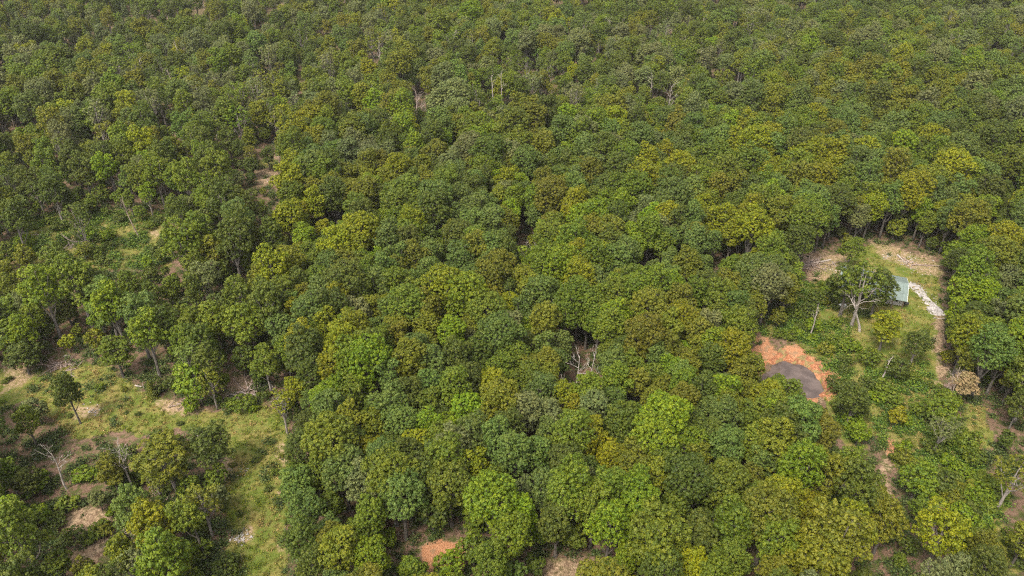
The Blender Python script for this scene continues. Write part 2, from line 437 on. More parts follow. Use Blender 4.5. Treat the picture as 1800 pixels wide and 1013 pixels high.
# prototypes: (crown, trunk, both, nominal radius, nominal height)
P = {}
def fam(key, prm, **kw):
    P[key] = []
    for i, (Rc, H, z0, lo, nt_, tf) in enumerate(prm):
        kk = {k: (v[i] if isinstance(v, list) else v) for k, v in kw.items()}
        P[key].append(build_tree('%s%d' % (key, i), Rc, H, z0, lobes=lo, ntuft=nt_, tuft=tf, seed=len(key) * 17 + i * 3 + 1, **kk) + (Rc,))
fam('dense', [(3.1, 14, 3.6, 20, 420, .38), (2.8, 13, 3.0, 16, 350, .35), (3.6, 15, 4.6, 24, 480, .40), (3.0, 13.5, 3.6, 18, 390, .37), (2.6, 12.5, 3.0, 15, 320, .35), (3.3, 14.5, 4.4, 22, 400, .41), (3.0, 13, 3.4, 22, 400, .33)],
    per=40, leaf=.112, lobe_r=.33)
fam('tufty', [(2.8, 13.5, 3.6, 16, 320, .34), (3.2, 14, 4, 20, 370, .36), (2.5, 12.5, 3, 14, 260, .32)], per=36, leaf=.105, point=1.1, lobe_r=.30, inner=.15)
fam('thin', [(2.7, 11.0, 2.0, 13, 230, .42), (3.1, 12.0, 2.8, 15, 260, .43), (2.4, 10.0, 1.8, 11, 190, .40), (2.9, 12.5, 3.2, 14, 230, .44), (2.6, 11.5, 3.4, 11, 180, .42)], per=36, leaf=.118, lobe_r=.34, gap=.12,
    inner=.15, limb_show=0, bark=[M_BARK, M_BARKP, M_BARK, M_BARKP, M_BARK], lean=[0, .5, -.3, 0, .6])
fam('scraggy', [(2.7, 11, 3.5, 11, 110, .40), (3.0, 12, 4, 12, 120, .40), (2.5, 12.5, 4.5, 9, 90, .40)], per=20, leaf=.13, lobe_r=.30, gap=.35, inner=.03, limb_show=3, bark=M_BARKP, lean=[.3, -.5, .4])
fam('young', [(1.6, 5.2, .5, 8, 130, .34), (1.9, 6.0, .5, 9, 150, .36), (1.4, 4.2, .3, 7, 110, .32)], per=26, leaf=.12, lobe_r=.40)
fam('bush', [(1.1, 1.7, .05, 6, 70, .26), (.9, 1.4, .05, 5, 55, .24), (1.3, 2.0, .05, 7, 85, .28)], per=20, leaf=.10, lobe_r=.42)
def build_cedar(name, Rc, H, seed):
    g = np.random.default_rng(seed); n = 5200; H = H * .8
    z = g.random(n) ** 1.35; whorl = np.round(z * 16) / 16 + g.normal(0, .012, n); z = np.clip(whorl, 0, 1)
    a = g.uniform(0, 6.28, n); br = 0.75 + 0.25 * np.sin(a * 5 + np.round(z * 16) * 2.1)
    rr = Rc * (1 - z) ** .8 * br * g.random(n) ** .45
    C = np.stack([np.cos(a) * rr, np.sin(a) * rr, 0.8 + z * (H - .8) - rr * .25], 1)
    N = unit(np.stack([np.cos(a) * .7, np.sin(a) * .7, np.full(n, .8)], 1) + g.normal(size=(n, 3)) * .4)
    mb = MB(); mb.tube([[0, 0, -.2], [0, 0, H * .5], [0, 0, H]], [.16, .1, .02], 6)
    S = .13 * g.uniform(.6, 1.3, n); var = g.random(n) * .6 + .1
    return (leaf_mesh(name + 'c', C, N, S, var, [M_LEAF]), mb.mesh(name + 't', M_BARK), leaf_mesh(name + 'b', C, N, S, var, [M_LEAF, M_BARK], (mb.v, mb.f)))
P['cedar'] = [build_cedar('cedar%d' % i, 2.2, [9, 10.5][i], 130 + i) + (2.2,) for i in range(2)]
FLAT = [(k, i) for k in ('dense', 'tufty', 'thin', 'scraggy', 'young', 'bush', 'cedar') for i in range(len(P[k]))]
FI = {ki: n for n, ki in enumerate(FLAT)}

TINT = {
 'dark green':   (0.056, 0.073, 0.009), 'mid-green': (0.079, 0.104, 0.010), 'bright green': (0.098, 0.136, 0.010),
 'olive':        (0.098, 0.104, 0.010), 'yellow-green': (0.130, 0.140, 0.008), 'bluish green': (0.073, 0.102, 0.019),
 'grey-green':   (0.094, 0.106, 0.034), 'tan': (0.23, 0.17, 0.085)}
TN = list(TINT)

# ------------------------------------------------------------------ ground
def ground_mesh():
    ny, nx = 430, 470
    tt = np.linspace(0, 1, ny)
    y = 18 + 560 * (np.exp(2.2 * tt) - 1) / (math.exp(2.2) - 1)
    y = np.concatenate([[-60, -20, 5], y, [700, 950, 1500, 2600, 5000, 8000]])
    hw = np.abs(y) * 0.98 + 55
    u = np.linspace(-1, 1, nx)
    X = hw[:, None] * u[None, :]; Y = np.repeat(y[:, None], nx, 1)
    Z = hgt(X, Y)
    Z = np.where(Y > 900, Z + (Y - 900) * 0.0, Z)
    rough = vnoise(X, Y, 0.9, 3) * 0.05 + vnoise(X, Y, 2.7, 4) * 0.10
    Z = Z + np.where((Y > 10) & (Y < 500), rough, 0)
    jx = X + vnoise(X, Y, 2.5, 5) * 0.9 + vnoise(X, Y, 0.8, 6) * 0.4
    jy = Y + vnoise(X, Y, 2.5, 7) * 0.9 + vnoise(X, Y, 0.8, 8) * 0.4
    px, py, d = project(jx, jy, hgt(jx, jy))
    def soft(polys):
        a = np.zeros(px.shape)
        for ox, oy in ((0, 0), (6, 0), (-6, 0), (0, 4), (0, -4)):
            a += any_in(polys, px + ox, py + oy)
        return a / 5
    gr = np.maximum(soft(GRASS), soft(BRUSH) * 0.62); sa = soft(SAND) * 0.55; og = soft(ORANGE)
    colr = np.stack([gr, sa, og, np.ones_like(gr)], -1)
    me = bpy.data.meshes.new('ground')
    NY, NX = X.shape
    V = np.stack([X, Y, Z], -1).reshape(-1, 3).astype(np.float32)
    idx = np.arange(NY * NX).reshape(NY, NX)
    F = np.stack([idx[:-1, :-1], idx[:-1, 1:], idx[1:, 1:], idx[1:, :-1]], -1).reshape(-1, 4)
    me.vertices.add(len(V)); me.vertices.foreach_set('co', V.ravel())
    me.loops.add(F.size); me.loops.foreach_set('vertex_index', F.ravel().astype(np.int32))
    me.polygons.add(len(F)); me.polygons.foreach_set('loop_start', np.arange(0, F.size, 4, dtype=np.int32))
    a = me.color_attributes.new('cover', 'FLOAT_COLOR', 'POINT'); a.data.foreach_set('color', colr.reshape(-1).astype(np.float32))
    me.materials.append(M_GROUND); me.polygons.foreach_set('use_smooth', [True] * len(me.polygons))
    me.update(calc_edges=True)
    return me
ground = link('ground', ground_mesh()); tag(ground, kind='structure')

# ------------------------------------------------------------------ pond
pxx, pyy, pzz = POND
WL = pzz - 0.32
mb = MB(); ring = []
for i in range(72):
    a = 2 * math.pi * i / 72; k = 1.14
    k *= 1 + .05 * math.sin(3 * a + 1) + .03 * math.sin(7 * a)
    ring.append((pxx + 5.0 * k * math.cos(a), pyy + 5.2 * k * math.sin(a), WL))
mb.add(ring, [tuple(range(72))])
tag(link('pond_water', mb.mesh('pond_water', M_WATER)), kind='structure')
# eroded clay bank: a fine-grained strip hugging the slope on the far and cabin side
vv, ff = [], []
na, nr = 260, 44
for i in range(na):
    a = R(-62) + (R(172) + R(62)) * i / (na - 1)
    for j in range(nr):
        q = j / (nr - 1); k = 0.93 + q * (0.60 + .30 * float(vnoise(6.5 * a, 0.0, 1.6, 25)))
        wob = 1 + 0.04 * math.sin(a * 9) 
        x = pxx + 5.0 * k * wob * math.cos(a); y = pyy + 5.2 * k * wob * math.sin(a)
        edge = min(1.0, min(q, 1 - q) * 7, (i + 0.5) / 14, (na - i - 0.5) / 14)
        arc = 6.5 * a
        gul = abs(float(vnoise(arc, k * 2.2, 0.75, 21))) * 0.5 + float(vnoise(arc * 1.0, k * 7, 0.4, 22)) * 0.2
        z = float(hgt(x, y)) + (0.10 + gul * 1.05 * math.sin(min(1, q * 1.3) * math.pi)) * edge - 0.42 * (1 - edge)
        if 0.88 < q: z -= 0.35 * max(0, float(vnoise(x, y, 1.1, 23)))
        vv.append((x, y, z))
for i in range(na - 1):
    for j in range(nr - 1):
        ff.append((i * nr + j, i * nr + j + 1, (i + 1) * nr + j + 1, (i + 1) * nr + j))
mb = MB(); mb.add(vv, ff)
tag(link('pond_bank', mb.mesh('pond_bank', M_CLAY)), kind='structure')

# ------------------------------------------------------------------ instance scatter ("stuff")
def scatter(name, meshes, pts, rots, scales, idx, tints, label, cat):
    """one stuff object: points carrying variant, turn, size and tint, instanced by geometry nodes"""
    col = bpy.data.collections.new(name + '_variants')
    for i, me in enumerate(meshes):
        col.objects.link(bpy.data.objects.new('%s_variant_%03d' % (name, i), me))
    me = bpy.data.meshes.new(name)
    n = len(pts)
    me.vertices.add(n); me.vertices.foreach_set('co', np.asarray(pts, np.float32).ravel())
    def at(nm, ty, key, val):
        a = me.attributes.new(nm, ty, 'POINT'); a.data.foreach_set(key, np.asarray(val).ravel())
    at('variant', 'INT', 'value', np.asarray(idx, np.int32))
    at('turn', 'FLOAT_VECTOR', 'vector', np.asarray(rots, np.float32))
    at('size', 'FLOAT_VECTOR', 'vector', np.asarray(scales, np.float32))
    at('tint', 'FLOAT_VECTOR', 'vector', np.asarray(tints, np.float32))
    o = link(name, me)
    gn = bpy.data.node_groups.new(name, 'GeometryNodeTree')
    gn.interface.new_socket('Geometry', in_out='INPUT', socket_type='NodeSocketGeometry')
    gn.interface.new_socket('Geometry', in_out='OUTPUT', socket_type='NodeSocketGeometry')
    N = gn.nodes; gi = N.new('NodeGroupInput'); go = N.new('NodeGroupOutput')
    ci = N.new('GeometryNodeCollectionInfo'); ci.inputs['Collection'].default_value = col
    ci.inputs['Separate Children'].default_value = True; ci.inputs['Reset Children'].default_value = True
    ip = N.new('GeometryNodeInstanceOnPoints'); ip.inputs['Pick Instance'].default_value = True
    def na_(nm, ty):
        q = N.new('GeometryNodeInputNamedAttribute'); q.data_type = ty; q.inputs['Name'].default_value = nm
        return q.outputs['Attribute']
    l = gn.links.new
    l(gi.outputs[0], ip.inputs['Points']); l(ci.outputs[0], ip.inputs['Instance'])
    l(na_('variant', 'INT'), ip.inputs['Instance Index'])
    l(na_('turn', 'FLOAT_VECTOR'), ip.inputs['Rotation']); l(na_('size', 'FLOAT_VECTOR'), ip.inputs['Scale'])
    l(ip.outputs[0], go.inputs[0])
    md = o.modifiers.new('scatter', 'NODES'); md.node_group = gn
    tag(o, label, cat, kind='stuff')
    return o

# ------------------------------------------------------------------ forest layout
def darts(xr, yr, rad, n, seed, cell=8.0):
    """dart throwing with a radius that may vary by place"""
    g = np.random.default_rng(seed)
    X = []; grid = {}
    yg = np.linspace(yr[0], yr[1], 2000); cdf = np.cumsum(yg * 0.80 + 22); cdf /= cdf[-1]
    ys = np.interp(g.random(n), cdf, yg); hwid = ys * 0.80 + 22
    xs = g.uniform(-1, 1, n) * hwid
    rr = rad(xs, ys)
    for x, y, r in zip(xs, ys, rr):
        if r <= 0: continue
        cx, cy = int(x // cell), int(y // cell); ok = True
        for i in (-1, 0, 1):
            for j in (-1, 0, 1):
                for (a, b_, c_) in grid.get((cx + i, cy + j), ()):
                    if (a - x) ** 2 + (b_ - y) ** 2 < ((r + c_) / 2) ** 2: ok = False; break
                if not ok: break
            if not ok: break
        if ok:
            grid.setdefault((cx, cy), []).append((x, y, r)); X.append((x, y))
    return np.array(X)

def crown_px(x, y, z=9.0): return project(x, y, hgt(x, y) + z)[:2]
def spacing(x, y):
    cx, cy = crown_px(x, y)
    dn = pip(cx, cy, DENSE)
    sp_ = np.where(dn, 2.65 + .85 * np.clip((y - 95) / 110, 0, 1), 3.2)
    sp_ = np.where(~dn & (cy < 215), 3.9, sp_)
    return sp_ + vnoise(x, y, 14, 9) * 0.3 + vnoise(x, y, 6, 19) * 0.55
XY = darts(None, (32, 600), spacing, 260000, 3)
x, y = XY[:, 0], XY[:, 1]
cx, cy = crown_px(x, y); gx, gy = project(x, y, hgt(x, y))[:2]
dense = pip(cx, cy, DENSE)
g = np.random.default_rng(77); n = len(x)
keep = np.ones(n, bool)
left = ~dense & (cx < 560) & (cy > 215)
rightlow = ~dense & (cx > 1250) & (cy > 480)
far = ~dense & (cy <= 215)
th = vnoise(x, y, 11, 12)
keep &= ~(left & (th > 0.16) & (g.random(n) < .85)) & ~(left & (g.random(n) < .16))
keep &= ~(far & (vnoise(x, y, 12, 13) > 0.22) & (g.random(n) < .85))
keep &= ~(rightlow & (g.random(n) < .38))
keep &= ~(rightlow & (gy < 790) & (gx < 1690) & (g.random(n) < .8))
keep &= ~(~dense & (cx < 310) & (cy > 375) & (cy < 470) & (g.random(n) < .55))
kinds = np.empty(n, object); r = g.random(n)
kinds[:] = 'dense'
kinds[dense & (r < .30)] = 'tufty'
kinds[left] = np.where(r[left] < .10, 'scraggy', np.where(r[left] < .85, 'thin', 'young'))
kinds[rightlow] = np.where(r[rightlow] < .14, 'scraggy', np.where(r[rightlow] < .65, 'thin', np.where(r[rightlow] < .85, 'young', 'tufty')))
kinds[far] = np.where(r[far] < .20, 'scraggy', np.where(r[far] < .78, 'thin', 'dense'))
lf = (far | left) & (cx > 190) & (cx < 490) & (cy > 80) & (cy < 215); kinds[lf & (r < .5)] = 'scraggy'
ced = far & (cx < 620) & (cy < 62); kinds[ced] = np.where(r[ced] < .45, 'cedar', 'thin')
vi = np.array([g.integers(0, len(P[k])) for k in kinds])
sc = g.uniform(.72, 1.30, n) * (1 + vnoise(x, y, 20, 14) * .12)
sc[kinds == 'young'] *= 1.15
sc[(kinds == 'dense') | (kinds == 'tufty')] *= .80
sc[(kinds == 'dense') | (kinds == 'tufty')] *= (1 + .27 * np.clip((y - 95) / 110, 0, 1))[(kinds == 'dense') | (kinds == 'tufty')]
wx = np.ones(n); wx[kinds == 'thin'] = .84; wx[far & (kinds == 'thin')] = .95; wx[(kinds == 'dense') | (kinds == 'tufty')] = .95
Rn = np.array([P[k][i][3] for k, i in zip(kinds, vi)]) * sc * wx
Hn = np.array([{'dense': 13.6, 'tufty': 13.3, 'thin': 11.4, 'scraggy': 12, 'young': 5.3, 'cedar': 9.8}[k] for k in kinds]) * sc
# no crown may cover the openings
z0_ = hgt(x, y)
bad = any_in(CLEAR_STRICT + [POND_POLY, CABIN_POLY], gx, gy)
for hz, ro in ((.95, 0), (.7, .55), (.7, -.55), (.45, 0), (.3, .5), (.3, -.5), (.62, 0)):
    qx, qy, _ = project(x + ro * Rn, y, z0_ + hz * Hn)
    bad |= any_in(CLEAR_STRICT, qx, qy)
dpond = np.hypot(x - pxx, y - pyy); bad |= dpond < 8.3
keep &= ~bad
# tint classes
W_A = [.14, .30, .12, .14, .08, .18, .04, 0]; W_L = [.34, .30, .05, .12, .02, .06, .11, 0]
W_F = [.22, .24, .02, .20, .02, .10, .20, 0]; W_R = [.20, .26, .12, .20, .08, .06, .08, 0]
HINT = [('yellow-green', (840,660,55)), ('olive', (730,600,60)), ('olive', (1170,600,100)), ('yellow-green', (700,700,45)), ('olive', (870,490,70)), ('yellow-green', (625,430,45)),
 ('yellow-green', (1010,690,45)), ('olive', (750,445,45)), ('yellow-green', (1010,480,40)), ('yellow-green', (1280,390,55)), ('yellow-green', (560,370,40)), ('yellow-green', (500,640,40)),
 ('yellow-green', (840,800,40)), ('olive', (1060,830,50)), ('olive', (1330,640,70)), ('yellow-green', (1330,270,70)), ('yellow-green', (1620,300,90)), ('olive', (1500,170,90)),
 ('bluish green', (990,580,60)), ('bluish green', (700,430,45)), ('bluish green', (1250,780,110)), ('bluish green', (950,745,70)), ('bluish green', (690,490,45)), ('bluish green', (840,380,70)),
 ('bluish green', (1150,460,90)), ('bluish green', (720,620,35)), ('bright green', (840,600,40)), ('bright green', (640,660,55)), ('bright green', (590,720,50)), ('bright green', (900,900,60)),
 ('bright green', (1120,920,50)), ('bright green', (80,960,60)), ('yellow-green', (1450,930,90)), ('yellow-green', (540,240,50)), ('bright green', (350,300,50)), ('yellow-green', (205,108,18)),
 ('bluish green', (1420,380,60)), ('bluish green', (1520,240,90)), ('dark green', (1000,250,60)), ('yellow-green', (600,600,50)), ('mid-green', (660,890,80)), ('yellow-green', (1360,860,40)),
 ('yellow-green', (750,760,35)), ('olive', (640,330,60)), ('bluish green', (1200,420,60)), ('dark green', (300,780,60)), ('yellow-green', (1440,290,60)), ('olive', (1340,850,50))]
ti = np.zeros(n, int)
for i in range(n):
    wts = W_A if dense[i] else W_L if left[i] else W_R if rightlow[i] else W_F
    wv = np.array(wts, float)
    for k in range(7): wv[k] *= math.exp(1.1 * float(vnoise(x[i], y[i], 13, 40 + k)))
    for nm, (hx, hy, hr) in HINT:
        dd = math.hypot(cx[i] - hx, (cy[i] - hy) * 1.3)
        if dd < hr: wv[TN.index(nm)] += 1.6 * (1 - (dd / hr) ** 2)
    ti[i] = g.choice(8, p=wv / wv.sum())
def jit_tint(i):
    c = np.array(TINT[TN[i]]) * g.uniform(.86, 1.16) * g.uniform(.94, 1.06, 3)
    return c
trees = []
for i in np.nonzero(keep)[0]:
    trees.append(dict(x=x[i], y=y[i], k=kinds[i], v=int(vi[i]), s=float(sc[i]), c=TN[ti[i]], tint=jit_tint(ti[i]) * (1.1 if left[i] or far[i] else 1), H=Hn[i], R=Rn[i], wide=float(wx[i])))

# understory saplings between the trees
UX = darts(None, (40, 330), lambda a_, b_: np.full(np.asarray(a_).shape, 3.4), 40000, 91)
ux, uy = UX[:, 0], UX[:, 1]; uz = hgt(ux, uy); ugx, ugy, _ = project(ux, uy, uz)
ucx, ucy, _ = project(ux, uy, uz + 3.5)
okk = ~any_in(CLEAR_STRICT + [POND_POLY, CABIN_POLY], ugx, ugy) & ~any_in(CLEAR_STRICT, ucx, ucy) & (np.hypot(ux - pxx, uy - pyy) > 8.3)
okk &= (vnoise(ux, uy, 9, 92) > np.where(pip(ugx, ugy - 50, DENSE), -.35, -.15))
edge_ = np.zeros(len(ux), bool)
for ox, oy in ((14, 0), (-14, 0), (0, 12), (24, 0), (-24, 0), (0, 22), (16, 14), (-16, 14)): edge_ |= any_in(CLEAR_STRICT[:8], ugx + ox, ugy + oy)
okk |= edge_ & ~any_in(CLEAR_STRICT + [POND_POLY, CABIN_POLY], ugx, ugy) & (np.hypot(ux - pxx, uy - pyy) > 8.3) & ~any_in(CLEAR_STRICT, ucx, ucy)
kx, ky = x[keep], y[keep]
for i in np.nonzero(okk)[0]:
    if ((kx - ux[i]) ** 2 + (ky - uy[i]) ** 2).min() < 1.3 ** 2: continue
    v_ = int(g.integers(0, 3)); s_u = float(g.uniform(.55, 1.15)) * (1.3 if edge_[i] else 1); c_u = int(g.choice(8, p=[.30, .32, .14, .12, .02, .06, .04, 0]))
    trees.append(dict(x=ux[i], y=uy[i], k='young', v=v_, s=s_u, c=TN[c_u], tint=jit_tint(c_u), H=5.2 * s_u, R=1.6 * s_u))

# trees singled out in the photograph: base pixel, height, kind, variant, colour, label
SPECIAL = [
 (142,745,10.5,'thin',2,'dark green','slim dark green tree standing alone on the grassy strip'),
 (52,658,7.0,'young',1,'dark green','round leafy tree at the upper edge of the strip beside a fallen branch'),
 (218,664,8.5,'thin',0,'mid-green','bushy tree at the wood edge above the middle of the grassy strip'),
 (1400,468,15.5,'dense',2,'mid-green','broad round oak rising behind the brush pile at the cabin clearing'),
 (1486,478,8.5,'thin',3,'mid-green',None),
 (1530,557,10.5,'thin',0,'dark green','dark leafy tree standing in front of the cabin roof'),
 (1476,556,11.5,'thin',2,'dark green','dark tree hiding the far end of the cabin beside the split grey tree'),
 (1496,574,14.5,'scraggy',1,'mid-green','tall thin-topped green tree rising over the split grey trunk by the cabin'),
 (1545,618,8.5,'thin',2,'yellow-green','light yellow-green tree on the bank below the cabin'),
 (1600,640,7.0,'thin',1,'dark green','spreading dark green tree beside the bare track below the cabin'),
 (1572,668,5.0,'young',1,'dark green','low dark tree in the hollow below the cabin'),
 (1487,752,9.5,'dense',4,'dark green','dense dark green tree between pond and weedy slope'),
 (1506,738,4.6,'young',0,'dark green',None),
 (1685,706,6.0,'thin',0,'tan','small tree with tan withered leaves near the bare track'),
 (1640,800,8.5,'scraggy',1,'grey-green','thin-leaved tree with grey twigs above the brushy slope'),
 (373,942,9.5,'scraggy',0,'olive','half-bare twiggy tree beside the lower grassy strip'),
 (505,762,8.5,'scraggy',2,'yellow-green','crooked sparse tree at the bend of the grassy strip'),
 (312,865,10.5,'thin',1,'olive','wide olive oak in the clump inside the bend of the strip'),
 (388,835,9.5,'thin',3,'dark green','dark oak at the tip of the clump inside the bend'),
 (1750,900,10.5,'scraggy',1,'olive','leaning pale-trunked tree over the brushy slope'),
 (790,1020,4.5,'young',1,'bright green','rounded young tree between the orange patch and the pale sand'),
 (722,1020,4.0,'young',0,'bright green','bright round bush-like tree beside the orange bare patch'),
 (475,300,7.0,'thin',2,'dark green',None),
 (1369,738,8.5,'thin',0,'mid-green','bushy green tree at the near edge of the pond, overlapping its water'),
 (1350,722,7.5,'thin',3,'mid-green','feathery green tree standing at the camera-side corner of the pond'),
 (1378,480,7,'cedar',0,'dark green',None), (1665,478,4.0,'young',2,'bluish green','small round bluish bush at the end of the fallen trunk'),
 (270,700,4.8,'cedar',0,'olive','small cone-shaped cedar at the upper edge of the strip'),
 (1545,700,4.0,'young',0,'mid-green',None), (1520,690,3.4,'young',2,'dark green',None),
]
NH = {'dense': [14, 13, 15, 13.5, 12.5, 14.5, 13], 'tufty': [13.5, 14, 12.5], 'thin': [11, 12, 10, 12.5, 11.5], 'scraggy': [11, 12, 12.5], 'young': [5.2, 6, 4.2], 'cedar': [9, 10.5]}
spec = []
for bx, by, hh, k, v, c, lab in SPECIAL:
    X0, Y0, Z0 = unproj(bx, by)
    s = hh / NH[k][v]
    wide = 1.25 if k in ('thin', 'young') else 1.0
    if bx == 142: wide = .75
    spec.append(dict(x=X0, y=Y0, k=k, v=v, s=s, c=c, tint=np.array(TINT[c]) * (0.9 if c == 'dark green' else 1), H=hh, R=P[k][v][3] * s, label=lab, wide=wide))
# clear random trees that crowd a singled-out one
trees = [t_ for t_ in trees if all((t_['x'] - q['x']) ** 2 + (t_['y'] - q['y']) ** 2 > (0.55 * (t_['R'] + q['R'])) ** 2 for q in spec)]
trees += spec
for t_ in trees:
    t_['z'] = float(hgt(t_['x'], t_['y'])) - 0.05
    t_['px'], t_['py'], t_['d'] = [float(q) for q in project(t_['x'], t_['y'], t_['z'] + .68 * t_['H'])]
    vis = -40 < t_['px'] < 1840 and -25 < t_['py'] < 1060
    t_['size'] = (t_['R'] / t_['d'] if vis else 0) + (9 if t_.get('label') else 0)
trees.sort(key=lambda q: -q['size'])
N_IND = 298
KINDNAME = {'dense': 'round-crowned', 'tufty': 'tufted', 'thin': 'loose-crowned', 'scraggy': 'sparse bare-limbed', 'young': 'small bushy', 'cedar': 'cone-shaped'}
LAND = [('the muddy pond', 1405, 660), ('the green-roofed cabin', 1585, 505), ('the slim tree alone on the grass', 135, 690), ('the bend of the grassy strip', 450, 730),
 ('the lower end of the grassy strip', 445, 950), ('the orange bare patch', 775, 985), ('the pale sandy patch', 990, 1000), ('the grey snags in the dark gap', 1020, 640),
 ('the fan-shaped white snag', 1258, 475), ('the two-pronged white snag', 922, 450), ('the withered tan tree', 1685, 660), ('the slender forked dead trunk', 1427, 555),
 ('the half-bare tree by the strip', 350, 890), ('the brown litter opening', 135, 940), ('the orange gully', 1565, 790), ('the dark tree below the pond', 1480, 700),
 ('the fallen timber by the strip', 430, 690), ('the log at the meadow head', 75, 650), ('the bottom west corner', 0, 1013), ('the bottom east corner', 1800, 1013),
 ('the middle of the photo\'s bottom edge', 900, 1013), ('the crooked sparse tree at the bend', 505, 720)]
def _o(n):
    return '%d%s' % (n, 'th' if 10 <= n % 100 <= 20 else {1: 'st', 2: 'nd', 3: 'rd'}.get(n % 10, 'th'))
ORD = ['nearest', 'second nearest', 'third nearest', 'fourth nearest', 'fifth nearest', 'sixth nearest', 'seventh nearest', 'eighth nearest', 'ninth nearest', 'tenth nearest',
       'eleventh nearest', 'twelfth nearest', 'thirteenth nearest', 'fourteenth nearest', 'fifteenth nearest', 'sixteenth nearest', 'seventeenth nearest', 'eighteenth nearest', 'nineteenth nearest', 'twentieth nearest'] + [_o(i_) + ' nearest' for i_ in range(21, 90)]
def rank_labels(items, allitems, key, noun):
    ranks = {}
    vis_all = [q for q in allitems if -60 < q['px'] < 1860 and -60 < q['py'] < 1110]
    for li, (_, lx, ly) in enumerate(LAND):
        groups = {}
        for q in vis_all: groups.setdefault(key(q), []).append((math.hypot(q['px'] - lx, q['py'] - ly), id(q)))
        for kk, lst in groups.items():
            lst.sort()
            for rk, (_, qi) in enumerate(lst): ranks.setdefault(qi, []).append((rk, li))
    for q in items:
        if q.get('label'): continue
        if id(q) not in ranks:
            q['label'] = '%s %s partly cut off by the photo edge, around its %s' % (key(q)[0] + ' ' + key(q)[1], noun, ('upper' if q['py'] < 350 else 'middle' if q['py'] < 700 else 'lower') + (' west' if q['px'] < 600 else ' centre' if q['px'] < 1200 else ' east') + ' side'); q['edge'] = True; continue
        rk, li = min(ranks[id(q)])
        rk = min(rk, 88)
        q['label'] = '%s %s %s %s to %s' % (key(q)[0], key(q)[1], noun, ORD[rk], LAND[li][0])
key = lambda q: (q['c'], KINDNAME[q['k']])
ind = trees[:N_IND]
rank_labels(ind, trees, key, 'tree')
protos = {}
GRP = {'cedar': 'cedars'}
for q in ind:
    crown_me, trunk_me = P[q['k']][q['v']][0], P[q['k']][q['v']][1]
    pk = (q['k'], q['v'])
    nm = 'cedar_tree' if q['k'] == 'cedar' else 'oak_tree'
    if pk not in protos:
        e = bpy.data.objects.new(nm, None); a = bpy.data.objects.new('trunk', trunk_me); c_ = bpy.data.objects.new('crown', crown_me)
        a.parent = e; c_.parent = e; protos[pk] = (e, a, c_)
        objs = (e, a, c_)
    else:
        e0, a0, c0 = protos[pk]; e = e0.copy(); a = a0.copy(); c_ = c0.copy(); a.parent = e; c_.parent = e; objs = (e, a, c_)
    for o in objs: COL.objects.link(o)
    e.location = (q['x'], q['y'], q['z'])
    wd = q.get('wide', 1.0) * random.uniform(.95, 1.06)
    e.scale = (q['s'] * wd, q['s'] * wd * random.uniform(.92, 1.08), q['s']); e.rotation_euler = (random.uniform(-.03, .03), random.uniform(-.03, .03), random.uniform(0, 6.28))
    for o in (e, c_): o['tint'] = [float(v_) for v_ in q['tint']]
    tag(e, q['label'], 'tree', 'cedars' if q['k'] == 'cedar' else 'oaks and other broadleaf trees of the wood')
rest = trees[N_IND:]
scatter('woodland', [P[k][i][2] for k, i in FLAT], [(q['x'], q['y'], q['z']) for q in rest],
        [(random.uniform(-.03, .03), random.uniform(-.03, .03), random.uniform(0, 6.28)) for q in rest],
        [(q['s'] * q.get('wide', 1) * random.uniform(.93, 1.08), q['s'] * q.get('wide', 1) * random.uniform(.90, 1.08), q['s']) for q in rest],
        [FI[(q['k'], q['v'])] for q in rest], [q['tint'] for q in rest],
        'the rest of the mixed green oak woodland stretching away to the horizon edge', 'woodland')

# ------------------------------------------------------------------ undergrowth and grass
def sprig_mesh(name, n, rad, h, leaf, seed, spiky=False):
    g_ = np.random.default_rng(seed)
    C = np.stack([g_.normal(0, rad * .5, n), g_.normal(0, rad * .5, n), g_.random(n) * h], 1)
    N = unit(g_.normal(size=(n, 3)) + np.array([0, 0, .2 if spiky else 1.0]))
    return leaf_mesh(name, C, N, leaf * g_.uniform(.6, 1.3, n), g_.random(n), [M_LEAF])
UG = [sprig_mesh('undergrowth_a', 90, .55, .55, .10, 1), sprig_mesh('undergrowth_b', 60, .4, .4, .09, 2), sprig_mesh('undergrowth_c', 120, .8, .7, .11, 3)]
g = np.random.default_rng(5)
N0 = 85000
yy = 40 + 330 * g.random(N0) ** 1.0; xx = g.uniform(-1, 1, N0) * (yy * .78 + 15)
qx, qy, dd = project(xx, yy, hgt(xx, yy))
br = any_in(BRUSH, qx, qy); gr = any_in(GRASS, qx, qy); sa = any_in(SAND + ORANGE, qx, qy); dn = pip(qx, qy - 60, DENSE)
cl = vnoise(xx, yy, 3.5, 60) + .5 * vnoise(xx, yy, 1.2, 61)
pr = np.where(br, .75 + cl, np.where(gr, (cl > .45) * .35, np.where(dn, .25, .42 + .6 * cl)))
pr = np.where(sa, .03, pr)
dpo = np.hypot((xx - pxx) / 5.0, (yy - pyy) / 5.2)
ok = (g.random(N0) < pr) & (dpo > 1.25)
nearcab = pip(qx, qy, [(1478, 460), (1605, 460), (1660, 560), (1560, 550)])
ok &= ~nearcab
xx, yy, br_ = xx[ok], yy[ok], br[ok]
k = len(xx)
base = np.where(br_[:, None], np.array([.060, .100, .014]), np.array([.048, .070, .017])) * g.uniform(.7, 1.35, (k, 1))
s_ = g.uniform(.7, 1.5, k)
scatter('undergrowth', UG, np.stack([xx, yy, hgt(xx, yy)], 1), np.stack([np.zeros(k), np.zeros(k), g.uniform(0, 6.28, k)], 1),
        np.stack([s_, s_, s_], 1), g.integers(0, 3, k), base, 'low leafy brush and saplings covering the ground between the trees', 'undergrowth')
